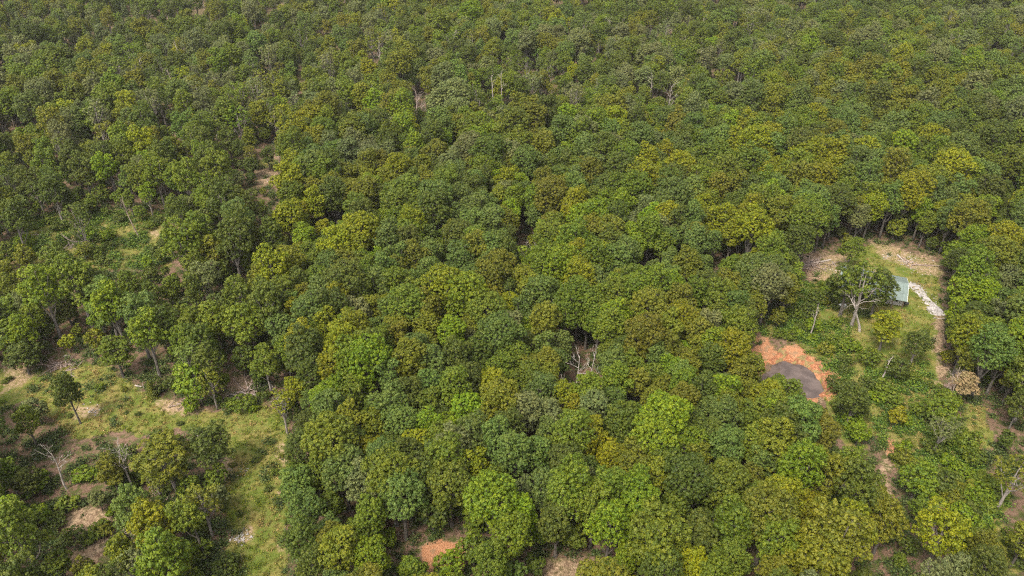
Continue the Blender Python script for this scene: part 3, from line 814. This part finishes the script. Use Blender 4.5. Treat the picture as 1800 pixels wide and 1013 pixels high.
GM = [sprig_mesh('grass_tuft_a', 26, .22, .22, .055, 4, True), sprig_mesh('grass_tuft_b', 34, .35, .18, .05, 5, True), sprig_mesh('grass_tuft_c', 18, .18, .3, .06, 6, True)]
N0 = 90000
yy = 50 + 150 * g.random(N0); xx = g.uniform(-1, 1, N0) * (yy * .76 + 10)
qx, qy, dd = project(xx, yy, hgt(xx, yy))
gr = any_in(GRASS + BRUSH, qx, qy); sa = any_in(SAND + ORANGE, qx, qy)
cl = vnoise(xx, yy, 4, 70) + .6 * vnoise(xx, yy, 1.3, 71)
dpo = np.hypot((xx - pxx) / 5.0, (yy - pyy) / 5.2)
ok = gr & (g.random(N0) < np.where(sa, .12, .75)) & (dpo > 1.2) & ~pip(qx, qy, CABIN_POLY)
xx, yy, cl = xx[ok], yy[ok], cl[ok]; k = len(xx)
f = np.clip(.64 + cl * .7 + g.normal(0, .25, k), 0, 1)[:, None]
tn = (np.array([.27, .20, .08]) * (1 - f) + np.array([.105, .135, .014]) * f) * g.uniform(.7, 1.3, (k, 1))
s_ = g.uniform(.7, 1.6, k)
scatter('grass', GM, np.stack([xx, yy, hgt(xx, yy)], 1), np.stack([np.zeros(k), np.zeros(k), g.uniform(0, 6.28, k)], 1),
        np.stack([s_, s_, s_], 1), g.integers(0, 3, k), tn, 'rough yellow-green grass and dry tufts covering the strip and clearing', 'grass')

# countable bushes in the openings
bush_px = []
for poly, cnt in ((GRASS[0], 20), (BRUSH[0], 34), (BRUSH[2], 40), (GRASS[-1], 16), (BRUSH[1], 16), ([(60,840),(400,840),(400,1010),(60,1010)], 24), ([(100,650),(480,700),(500,720),(380,735),(240,700)], 8)):
    xs_ = [p[0] for p in poly]; ys_ = [p[1] for p in poly]; c0 = 0
    while c0 < cnt:
        a_, b_ = g.uniform(min(xs_), max(xs_)), g.uniform(min(ys_), max(ys_))
        if not (0 < a_ < 1800 and b_ < 1010) or not pip(a_, b_, poly) or pip(a_, b_, CABIN_POLY) or pip(a_, b_, POND_POLY): continue
        if any(math.hypot(a_ - q[0], (b_ - q[1]) * 1.3) < 9 for q in bush_px): continue
        if any(pip(a_, b_, p) for p in ORANGE): continue
        c0 += 1; bush_px.append((a_, b_, 1 if poly is GRASS[0] else 0))
bushes = []
for a_, b_, small in bush_px:
    X0, Y0, Z0 = unproj(a_, b_); v = int(g.integers(0, 3)); s = g.uniform(.35, .6) if small else g.uniform(.8, 1.5)
    c = ['dark green', 'mid-green', 'bright green', 'olive'][int(g.choice(4, p=[.35, .3, .2, .15]))]
    bushes.append(dict(x=X0, y=Y0, z=Z0 - .05, k='bush', v=v, s=s, c=c, px=a_, py=b_ - 8, tint=np.array(TINT[c]) * g.uniform(.85, 1.1)))
KINDNAME['bush'] = 'leafy'
rank_labels(bushes, bushes, key, 'bush')
bp0 = {}
for q in bushes:
    me_c, me_t = P['bush'][q['v']][0], P['bush'][q['v']][1]
    if q['v'] not in bp0:
        e = bpy.data.objects.new('bush', None); a = bpy.data.objects.new('stem', me_t); c_ = bpy.data.objects.new('foliage', me_c); a.parent = e; c_.parent = e; bp0[q['v']] = (e, a, c_)
    else:
        e0, a0, c0 = bp0[q['v']]; e = e0.copy(); a = a0.copy(); c_ = c0.copy(); a.parent = e; c_.parent = e
    for o in (e, a, c_): COL.objects.link(o)
    e.location = (q['x'], q['y'], q['z']); e.scale = (q['s'] * 1.1, q['s'], q['s'] * random.uniform(.8, 1.1)); e.rotation_euler = (0, 0, random.uniform(0, 6.28))
    for o in (e, c_): o['tint'] = [float(v_) for v_ in q['tint']]
    tag(e, q['label'], 'bush', 'bushes in the openings')

# ------------------------------------------------------------------ dead trees
def snag_parts(seed, H, spread, nlimb, start=.35, r0=.16, twig=3, lean=(0, 0), fork=None):
    g_ = np.random.default_rng(seed)
    def wander(p, d, L, k, amp):
        pts = [np.array(p, float)]; d = unit(np.array(d, float))
        for i in range(k):
            d = unit(d + g_.normal(0, amp, 3) + np.array([0, 0, .06])); pts.append(pts[-1] + d * L / k)
        return pts
    tr = [np.array([0, 0, -.3])]
    for i in range(1, 9):
        q = i / 8; tr.append(np.array([lean[0] * q * H + .12 * math.sin(q * 5 + seed), lean[1] * q * H + .12 * math.cos(q * 4 + seed), q * H * (.95 if fork is None else fork)]))
    mt = MB(); mt.tube(tr, [r0 * (1 - .78 * i / 8) + .015 for i in range(9)], 7)
    limbs = []
    for i in range(nlimb):
        q = start + (1 - start) * (i + .5) / nlimb; j = min(7, int(q * 8)); p = tr[j] * (1 - (q * 8 - j)) + tr[j + 1] * (q * 8 - j)
        a = g_.uniform(0, 6.28) + i * 2.4; up = g_.uniform(1.0, 2.6)
        L = spread * g_.uniform(.7, 1.2) * (1.15 - .5 * q)
        pts = wander(p, (math.cos(a), math.sin(a), up), L, 5, .22)
        rr = r0 * .5 * (1.1 - .5 * q)
        m_ = MB(); m_.tube(pts, [rr, rr * .8, rr * .6, rr * .42, rr * .28, .015], 5)
        for k in range(twig):
            st = pts[2 + k % 3]; dd_ = unit(pts[3] - pts[2]) + g_.normal(0, .6, 3) + np.array([0, 0, .3])
            tp_ = wander(st, dd_, L * g_.uniform(.3, .6), 3, .3); m_.tube(tp_, [rr * .4, rr * .28, rr * .18, .012], 4)
            for z in range(2):
                t2 = wander(tp_[1 + z], dd_ + g_.normal(0, .6, 3), L * .22, 2, .3); m_.tube(t2, [rr * .2, rr * .14, .01], 3)
        limbs.append(m_)
    return mt, limbs
def snag(bx, by, seed, H, spread, nlimb, label, m=None, rz=0, **kw):
    X0, Y0, Z0 = unproj(bx, by)
    mt, limbs = snag_parts(seed, H, spread, nlimb, **kw)
    e = link('dead_tree', None, loc=(X0, Y0, Z0)); e.rotation_euler = (0, 0, rz)
    tag(e, label, 'dead tree', 'dead standing trees')
    m = m or M_DEAD
    link('trunk', mt.mesh('snag_trunk', m), e)
    for l_ in limbs: link('branch', l_.mesh('snag_branch', m), e)
    return e
snag(925, 520, 1, 13.5, 4.0, 5, 'two-pronged white snag rising from the middle of the dense canopy', start=.55, fork=.85)
snag(1259, 556, 2, 11.0, 5.0, 10, 'fan-shaped white snag standing in front of the cabin clearing woods', start=.45, r0=.2, fork=.6, twig=4)
snag(1012, 720, 3, 11.5, 3.4, 5, 'tall grey snag with upright prongs in the dark canopy gap', start=.55, r0=.15)
snag(1026, 715, 4, 11.5, 3.0, 4, 'grey snag leaning outward, beside the pronged one in the dark gap', start=.5, lean=(.10, 0), r0=.14)
snag(1000, 735, 5, 9.5, 3.0, 3, 'curved bare grey branch-like snag at the near edge of the dark gap', start=.5, lean=(-.16, 0), r0=.12)
snag(1424, 592, 6, 9.0, 2.6, 4, 'slender forked pale dead trunk standing above the green brush', start=.5, r0=.13, fork=.75, twig=1)
snag(1511, 583, 7, 13.5, 7.5, 6, 'big split grey trunk with bare crooked limbs beside the cabin', start=.80, r0=.27, fork=.42, twig=2, lean=(-.16, 0))
snag(736, 232, 8, 12.0, 5.0, 11, 'pinkish bushy bare snag at the far edge of the dense wood', m=M_DEADP, start=.3, r0=.2, twig=4)
snag(938, 232, 9, 8.5, 4.2, 12, 'round pinkish bare crown at the far edge of the dense wood', m=M_DEADP, start=.3, r0=.16, twig=4)
snag(1173, 212, 10, 12.0, 4.2, 8, 'pale wide-forked snag at the far edge above the dense wood', start=.35, r0=.2)
snag(1068, 100, 11, 15.0, 5.0, 8, 'tall pale snag with a forked top far back in the thinned wood', start=.45, r0=.24)
snag(866, 208, 12, 15.0, 3.0, 4, 'nearer of two slim pale trunks standing together past the dense wood', start=.6, r0=.2)
snag(882, 204, 13, 15.0, 3.0, 5, 'farther of two slim pale trunks standing together past the dense wood', start=.55, r0=.19)
snag(672, 140, 14, 14.0, 3.5, 5, 'thin pale snag among olive trees beyond the far wood edge', start=.5, r0=.2)
snag(800, 118, 15, 14.0, 4.0, 6, 'bare forked snag halfway back in the far thinned wood', start=.5, r0=.2)
snag(1341, 38, 16, 17.0, 3.0, 5, 'tallest far pale trunk close to the top edge of the photo', start=.5, r0=.25)
snag(1140, 196, 17, 13.0, 3.0, 5, 'slim upright snag just before the pale wide-forked one', start=.5, r0=.17)
snag(1042, 222, 18, 11.0, 3.0, 6, 'short pale snag at the far wood edge between two green crowns', start=.4, r0=.16)
snag(330, 140, 19, 15.0, 3.0, 4, 'slanting pale trunk in the open far grove, topmost of its group', start=.6, r0=.2, lean=(-.10, 0))
snag(268, 172, 20, 14.0, 3.0, 4, 'leaning pale trunk in the open far grove, lowest of its group', start=.6, r0=.2, lean=(-.08, 0))
snag(285, 165, 21, 13.0, 2.6, 3, 'short leaning pale trunk in the middle of the far grove', start=.6, r0=.18, lean=(-.12, 0))
snag(325, 205, 22, 15.0, 2.6, 3, 'long thin slanting trunk above the small far sand patch', start=.7, r0=.19, lean=(-.14, 0), m=M_DEADP)
snag(493, 290, 23, 6.5, 3.0, 9, 'small grey bushy dead tree on the pale sandy spot in the woods', start=.25, r0=.12, m=M_SLASH, twig=4)
snag(90, 212, 24, 9.0, 3.6, 7, 'pale twiggy snag low in the far shady wood', start=.3, r0=.16, m=M_DEADP)
snag(150, 205, 25, 9.0, 3.6, 7, 'pinkish brushy snag beside the far open grove', start=.3, r0=.16, m=M_DEADP)
snag(1548, 668, 26, 5.0, 1.6, 3, 'short broken mossy snag in the brush below the cabin', start=.75, r0=.15, lean=(.12, 0), twig=1)
snag(1668, 706, 27, 5.0, 2.8, 12, 'bare reddish-grey twiggy shrub beside the withered tan tree', start=.15, r0=.08, m=M_DEADP, twig=4)
snag(240, 866, 28, 8.5, 4.0, 6, 'crooked pale limbs showing through the clump inside the bend', start=.4, r0=.16, lean=(-.05, 0))
snag(118, 860, 29, 7.5, 3.4, 6, 'grey bare-limbed trunk beside the brown litter opening', start=.4, r0=.14)
snag(1712, 590, 30, 8.5, 2.6, 5, 'white twig tips above the dark trees beyond the track', start=.5, r0=.12)
snag(1390, 112, 31, 13, 3.4, 6, 'pale leaning snag among the far olive trees, farther from the dense wood', start=.5, r0=.2, lean=(.12, 0))
snag(1650, 120, 32, 13, 3.6, 6, 'white crooked snag behind the far rounded crowns', start=.5, r0=.2, lean=(.10, 0))
snag(245, 420, 33, 10, 2.4, 5, 'slanting dead trunk over the sunny brush opening', start=.6, r0=.15, lean=(-.12, 0), m=M_SLASH)
snag(500, 735, 34, 5.5, 2.6, 7, 'low bare twiggy trunk at the bend of the grassy strip', start=.3, r0=.11)

# ------------------------------------------------------------------ logs, brush piles
def log_obj(p1, p2, rad, label, m=M_DEAD, stubs=3, seed=0):
    a = np.array(unproj(*p1)); b_ = np.array(unproj(*p2)); g_ = np.random.default_rng(seed + 500)
    mb = MB(); k = 7; mid = (a + b_) / 2; pts = []
    for i in range(k):
        q = i / (k - 1); p = a * (1 - q) + b_ * q; p[2] = float(hgt(p[0], p[1])) + rad * .8; p[:2] += g_.normal(0, .07, 2); pts.append(p - a)
    mb.tube(pts, [rad * (1 - .55 * i / (k - 1)) for i in range(k)], 8)
    e = link('fallen_log', mb.mesh('fallen_log', m), loc=a); tag(e, label, 'log', 'fallen logs')
    for s in range(stubs):
        i = int(g_.integers(2, k - 1)); d = unit(g_.normal(size=3) + np.array([0, 0, .6])); q = MB()
        L = g_.uniform(.6, 1.6); q.tube([pts[i], pts[i] + d * L * .6, pts[i] + d * L + np.array([0, 0, -.1])], [rad * .35, rad * .22, .02], 5)
        link('branch', q.mesh('branch', m), e)
log_obj((1460, 458), (1408, 468), .20, 'pale fallen trunk lying beside the brush pile at the cabin clearing', seed=1)
log_obj((1462, 460), (1474, 474), .12, 'short fallen limb forming an angle with the trunk by the brush pile', seed=2, stubs=1)
log_obj((1602, 466), (1652, 469), .18, 'long straight fallen trunk behind the cabin', m=M_SLASH, seed=3, stubs=2)
log_obj((1577, 450), (1588, 460), .24, 'thick white log standing out beside the rubble behind the cabin', seed=4, stubs=1)
log_obj((1474, 482), (1470, 512), .10, 'thin grey pole lying along the cabin bank', m=M_SLASH, seed=5, stubs=0)
log_obj((124, 640), (88, 655), .16, 'curved log on the litter slope above the grassy strip', m=M_SLASH, seed=6)
log_obj((112, 628), (124, 625), .14, 'short pale curved log under the trees at the meadow head', seed=7, stubs=0)
log_obj((50, 638), (68, 636), .12, 'short pale branch below the round edge tree', seed=8, stubs=1)
log_obj((392, 702), (420, 696), .15, 'pale log at the upper edge of the bend', seed=9)
log_obj((238, 678), (262, 684), .13, 'pale grey log beside the small cedar', seed=10, stubs=1)
log_obj((422, 690), (462, 698), .13, 'pale jumbled log at the bend under the wood edge', seed=11, stubs=4)
log_obj((1640, 560), (1662, 561), .10, 'thin pale pole by the end of the rock strip', seed=12, stubs=0)
log_obj((118, 884), (140, 890), .10, 'thin pale log beside the brown litter opening', seed=13, stubs=1)
log_obj((305, 985), (330, 1020), .10, 'long thin pole leaning in the brush near the bottom edge', seed=14, stubs=1)
log_obj((55, 413), (78, 413), .12, 'white log in the far brush opening', seed=15, stubs=2)
log_obj((1518, 700), (1545, 712), .10, 'thin stick lying in the brush under the broken snag', seed=16, stubs=1)

BR_PROTO = []
for i in range(5):
    g_ = np.random.default_rng(900 + i); mb = MB(); pts = [np.array([0, 0, 0.])]; d = np.array([1., 0, .05])
    for k in range(4): d = unit(d + g_.normal(0, .16, 3)); pts.append(pts[-1] + d * .62)
    mb.tube(pts, [.06, .05, .04, .028, .012], 5)
    for k in range(3):
        s0 = pts[1 + k]; d2 = unit(d + g_.normal(0, .7, 3)); mb.tube([s0, s0 + d2 * .4, s0 + d2 * .8], [.03, .02, .008], 4)
    BR_PROTO.append(mb)
def brush_pile(px_, py_, rx, ry, n, label, m=M_SLASH, h=.7, seed=0):
    X0, Y0, Z0 = unproj(px_, py_); g_ = np.random.default_rng(seed + 700)
    e = link('brush_pile', None, loc=(X0, Y0, Z0)); tag(e, label, 'brush pile', 'brush piles')
    ms = [b_.mesh('pile_branch', m) for b_ in BR_PROTO]
    for i in range(n):
        o = link('branch', ms[i % 5], e); q = g_.random(); a = g_.uniform(0, 6.28)
        lx, ly = math.cos(a) * rx * q, math.sin(a) * ry * q
        o.location = (lx, ly, float(hgt(X0 + lx, Y0 + ly)) - Z0 + .05 + g_.random() * h * (1 - q)); s = g_.uniform(.7, 1.5)
        o.scale = (s, s, s); o.rotation_euler = (g_.uniform(0, 6.28), g_.uniform(-.25, .25), g_.uniform(0, 6.28))
brush_pile(1424, 466, 4.0, 2.6, 70, 'dark heap of cut branches at the edge of the cabin clearing', h=1.2, seed=1)
brush_pile(436, 690, 3.0, 1.6, 34, 'tangle of pale branches under the wood edge at the bend', m=M_DEADP, seed=2)
brush_pile(262, 920, 2.6, 2.0, 34, 'pale tangle of sticks among brush near the bottom edge', m=M_DEADP, seed=3)
brush_pile(232, 940, 2.2, 1.5, 22, 'smaller tangle of sticks just below the pale one', m=M_DEADP, seed=4)
brush_pile(105, 645, 4.5, 1.6, 40, 'long line of dark branches above the grassy strip', seed=5)
brush_pile(130, 430, 5.0, 2.4, 36, 'weathered slash heap in the far brush opening', m=M_DEADP, seed=6)
brush_pile(1596, 462, 2.0, 1.6, 14, 'loose branches and rubble behind the cabin', m=M_DEADP, h=.4, seed=7)
brush_pile(310, 712, 3.2, 1.2, 14, 'scattered sticks on the brown edge of the grassy strip', m=M_SLASH, h=.1, seed=8)
brush_pile(450, 235, 4.0, 2.5, 30, 'far slash heap above the pale sandy spot', m=M_DEADP, seed=9)

# ------------------------------------------------------------------ cabin
BX, BY, BZ = unproj(1529, 515)
THETA = R(-24)
cab = link('cabin', None, loc=(BX, BY, BZ)); cab.rotation_euler = (0, 0, THETA)
tag(cab, 'small cabin with a green metal gable roof in the clearing', 'cabin')
LX, SL, PIT = 12.6, 5.1, R(15)
WX, WY, EH = LX - .8, 2 * SL * math.cos(PIT) - 1.0, 2.1
FY = 1.5                          # the front wall stands back under a porch
rise = SL * math.sin(PIT)
def part(name, mb, m, parent=cab): return link(name, mb.mesh(name, m), parent)
q = MB(); q.box((0, -WY / 2 + FY, EH / 2 + .15), (WX, .16, EH + .9)); fw = part('front_wall', q, M_SIDING)
q = MB(); q.box((0, WY / 2, EH / 2), (WX, .16, EH + .6)); part('rear_wall', q, M_SIDING)
for sgn in (-1, 1):
    q = MB(); xw = sgn * (WX / 2 - .1); yo = WY / 2 - .09
    prof = [(-yo + FY, -.3), (yo, -.3), (yo, EH + .28), (0, EH + .28 + yo * math.tan(PIT)), (-yo + FY, EH + .28 + FY * math.tan(PIT))]
    vs_ = [(xw - .08, a, b_) for a, b_ in prof] + [(xw + .08, a, b_) for a, b_ in prof]
    q.add(vs_, [(4, 3, 2, 1, 0), (5, 6, 7, 8, 9)] + [(i, (i + 1) % 5, 5 + (i + 1) % 5, 5 + i) for i in range(5)])
    part('gable_wall', q, M_SIDING)
roof = link('roof', None, cab); ridge_z = EH + .42 + (WY / 2) * math.tan(PIT)
q = MB()
nS = 14; wS = LX / nS
def panel_mesh(L):
    q = MB(); q.box((0, -L / 2, 0), (wS - .012, L, .03))
    for k in (-.5, 0): q.box((k * wS + .03, -L / 2, .03), (.04, L, .035))
    return q.mesh('roof_panel', M_ROOF)
pm1, pm2, pm3 = panel_mesh(SL * .60), panel_mesh(SL * .42), panel_mesh(SL)
for side in (-1, 1):
    for i in range(nS):
        xo = -LX / 2 + (i + .5) * wS
        for (me_, st) in (((pm1, 0), (pm2, SL * .58)) if side == -1 else ((pm3, 0),)):
            o = link('roof_panel', me_, roof)
            ang = PIT if side == -1 else -PIT
            zz = .03 if me_ is pm1 or me_ is pm3 else -.012
            yv = st * math.cos(PIT) * side
            o.location = (xo, yv, ridge_z - st * math.sin(PIT) + zz + random.uniform(-.004, .004))
            o.rotation_euler = (PIT, 0, 0) if side == -1 else (-PIT, 0, 0)
            if side == 1: o.rotation_euler = (-PIT, 0, math.pi); o.rotation_euler = Matrix.Rotation(math.pi, 4, 'Z').to_euler(); o.matrix_local = Matrix.Translation(o.location) @ Matrix.Rotation(math.pi, 4, 'Z') @ Matrix.Rotation(PIT, 4, 'X')
q = MB(); q.box((0, -.13, 0), (LX + .1, .3, .03), Matrix.Translation((0, 0, ridge_z + .055)) @ Matrix.Rotation(PIT, 4, 'X')); part('ridge_cap', q, M_ROOF, roof)
for sgn in (-1, 1):
    q = MB()
    for side in (-1, 1):
        q.box((sgn * (LX / 2 + .03), side * SL * math.cos(PIT) / 2, ridge_z - rise / 2 - .05), (.04, SL, .18), Matrix.Translation((0, 0, 0)) @ Matrix.Translation((0, side * SL * math.cos(PIT) / 2, ridge_z - rise / 2)) @ Matrix.Rotation(-side * PIT, 4, 'X') @ Matrix.Translation((0, -side * SL * math.cos(PIT) / 2, -(ridge_z - rise / 2))))
    part('barge_board', q, M_WHITE, roof)
q = MB(); q.tube([(3.1, -.6, ridge_z - .5), (3.1, -.6, ridge_z + .25)], [.13, .13], 10); q.tube([(3.1, -.6, ridge_z + .27), (3.1, -.6, ridge_z + .36)], [.22, .08], 10); part('vent_pipe', q, M_WHITE, roof)
for xo, wd, nm in ((-3.6, 1.1, 'window'), (1.2, 1.1, 'window'), (4.6, .9, 'window')):
    q = MB(); z = 1.4
    for a, b_, c_, d_ in ((0, z + .5, wd + .16, .08), (0, z - .5, wd + .16, .08), (-wd / 2 - .04, z, .08, .92), (wd / 2 + .04, z, .08, .92)):
        q.box((xo + a, -WY / 2 + FY - .10, b_), (c_, .06, d_))
    w_ = part(nm, q, M_WHITE); q = MB(); q.box((xo, -WY / 2 + FY - .092, z), (wd, .02, .92)); part('pane', q, M_GLASSD, w_)
q = MB(); q.box((-1.1, -WY / 2 + FY - .11, 1.05), (.9, .06, 2.1)); dr = part('door', q, M_DARKW)
q = MB(); q.box((-.76, -WY / 2 + FY - .17, 1.0), (.05, .07, .14)); part('handle', q, M_WHITE, dr)
q = MB(); q.box((WX / 2 + .02, 1.0, 1.4), (.06, 1.0, .9)); w_ = part('window', q, M_WHITE); q = MB(); q.box((WX / 2 + .055, 1.0, 1.4), (.02, .84, .74)); part('pane', q, M_GLASSD, w_)
for a in (LX / 2 - .5, LX / 2 - 2.4):
    q = MB(); q.box((a, -WY / 2 - .2, 1.0), (.12, .12, 2.3)); part('porch_post', q, M_DARKW)

# clutter beside the cabin
def unit_thing(px_, py_): return unproj(px_, py_)
tx, ty, tz = unproj(1480, 540)
q = MB(); M0 = Matrix.Rotation(.4, 4, 'Z')
tb = MB(); prof = [(.55, 0), (.62, .1), (.70, .42), (.74, .46), (.66, .44), (.56, .08)]
vs_ = []; fs_ = []
for i in range(16):
    a = 2 * math.pi * i / 16
    for r_, z_ in prof: vs_.append((r_ * math.cos(a) * 1.25, r_ * math.sin(a) * .8, z_))
for i in range(16):
    for j in range(5):
        i2 = (i + 1) % 16; fs_.append((i * 6 + j, i2 * 6 + j, i2 * 6 + j + 1, i * 6 + j + 1))
fs_.append(tuple(i * 6 + 5 for i in range(16))); fs_.append(tuple(i * 6 for i in range(16))[::-1])
tb.add(vs_, fs_)
o = link('tub', tb.mesh('tub', M_WHITE), loc=(tx, ty, tz)); o.rotation_euler = (0, 0, .5); tag(o, 'white oval tub lying under the dark tree beside the cabin bank', 'tub')
tx, ty, tz = unproj(1591, 540)
gr_ = link('barbecue_grill', None, loc=(tx, ty, tz)); tag(gr_, 'dark cooking grill on legs standing just in front of the cabin end', 'grill')
q = MB(); q.tube([(-.4, 0, .85), (-.38, 0, .86), (.38, 0, .86), (.4, 0, .85)], [.1, .27, .27, .1], 12); link('drum', q.mesh('drum', M_BLACK), gr_)
for a in (-.32, .32):
    for b_ in (-.2, .2):
        q = MB(); q.tube([(a, b_, 0), (a * .95, b_ * .8, .8)], [.025, .025], 6); link('leg', q.mesh('leg', M_BLACK), gr_)

# strip of pale broken rock beside the cabin
ra, rb = np.array(unproj(1601, 495)), np.array(unproj(1652, 556))
dirv = unit((rb - ra)[:2]); nrm = np.array([-dirv[1], dirv[0]]); Ls = np.linalg.norm((rb - ra)[:2])
vv = []; ff = []; nu, nvv = 60, 14
for i in range(nu):
    for j in range(nvv):
        u = i / (nu - 1); v = j / (nvv - 1) * 2 - 1; wd = 1.0 + .5 * u + .25 * math.sin(u * 9)
        p = ra[:2] + dirv * Ls * u + nrm * v * wd
        ed = min(1, (1 - abs(v)) * 3, u * 12, (1 - u) * 12)
        vv.append((p[0], p[1], float(hgt(*p)) - .12 + .22 * ed + .12 * ed * float(vnoise(p[0], p[1], .4, 81))))
for i in range(nu - 1):
    for j in range(nvv - 1): ff.append((i * nvv + j, (i + 1) * nvv + j, (i + 1) * nvv + j + 1, i * nvv + j + 1))
q = MB(); q.add(vv, ff)
tag(link('rock_strip', q.mesh('rock_strip', M_ROCK)), kind='structure')
def stone_mesh(seed):
    g_ = np.random.default_rng(seed); q = MB()
    ph = (1 + 5 ** .5) / 2
    vs_ = unit(np.array([(-1, ph, 0), (1, ph, 0), (-1, -ph, 0), (1, -ph, 0), (0, -1, ph), (0, 1, ph), (0, -1, -ph), (0, 1, -ph), (ph, 0, -1), (ph, 0, 1), (-ph, 0, -1), (-ph, 0, 1)], float)) * g_.uniform(.65, 1.2, (12, 1)) * np.array([1, .8, .55])
    q.add(vs_, [(0, 11, 5), (0, 5, 1), (0, 1, 7), (0, 7, 10), (0, 10, 11), (1, 5, 9), (5, 11, 4), (11, 10, 2), (10, 7, 6), (7, 1, 8), (3, 9, 4), (3, 4, 2), (3, 2, 6), (3, 6, 8), (3, 8, 9), (4, 9, 5), (2, 4, 11), (6, 2, 10), (8, 6, 7), (9, 8, 1)])
    return q.mesh('stone', M_ROCK)
ST = [stone_mesh(i) for i in range(4)]
pts = []; sz = []
g = np.random.default_rng(8)
for i in range(170):
    u = g.random(); v = g.normal(0, .75); p = ra[:2] + dirv * Ls * u + nrm * v * 1.3
    pts.append((p[0], p[1], float(hgt(*p)) + .06)); s = g.uniform(.06, .19); sz.append((s, s, s * g.uniform(.5, 1)))
for (a_, b_, r_, n_) in ((1595, 460, 14, 60), (1470, 478, 12, 30), (1558, 452, 9, 20), (1615, 475, 40, 30), (420, 828, 12, 26), (425, 945, 18, 50), (160, 722, 16, 24), (474, 275, 14, 40), (466, 310, 16, 40)):
    for k in range(n_):
        p = unproj(a_ + g.normal(0, r_ * .6), b_ + g.normal(0, r_ * .35)); s = g.uniform(.08, .24)
        pts.append((p[0], p[1], p[2] + .04)); sz.append((s, s, s * .7))
k = len(pts)
scatter('loose_stones', ST, pts, g.uniform(0, 6.28, (k, 3)) * np.array([.1, .1, 1]), sz, g.integers(0, 4, k), np.ones((k, 3)), 'pale broken stones strewn over the rock strip and bare spots', 'stones')

# ------------------------------------------------------------------ haze
HAZE = 0.00007
q = MB(); q.box((0, 4000, 38), (16300, 8700, 94))
m = bpy.data.materials.new('haze'); m.use_nodes = True; t = m.node_tree
for nd in list(t.nodes):
    if nd.type == 'BSDF_PRINCIPLED': t.nodes.remove(nd)
pv = t.nodes.new('ShaderNodeVolumePrincipled'); pv.inputs['Density'].default_value = HAZE; pv.inputs['Color'].default_value = (.9, .9, .88, 1)
t.links.new(pv.outputs[0], t.nodes['Material Output'].inputs['Volume'])
hz = link('haze', q.mesh('haze', m)); tag(hz, 'thin pale summer haze hanging over the whole woodland', 'haze', kind='stuff')
print('TREES', len(trees), 'rest', len(rest))
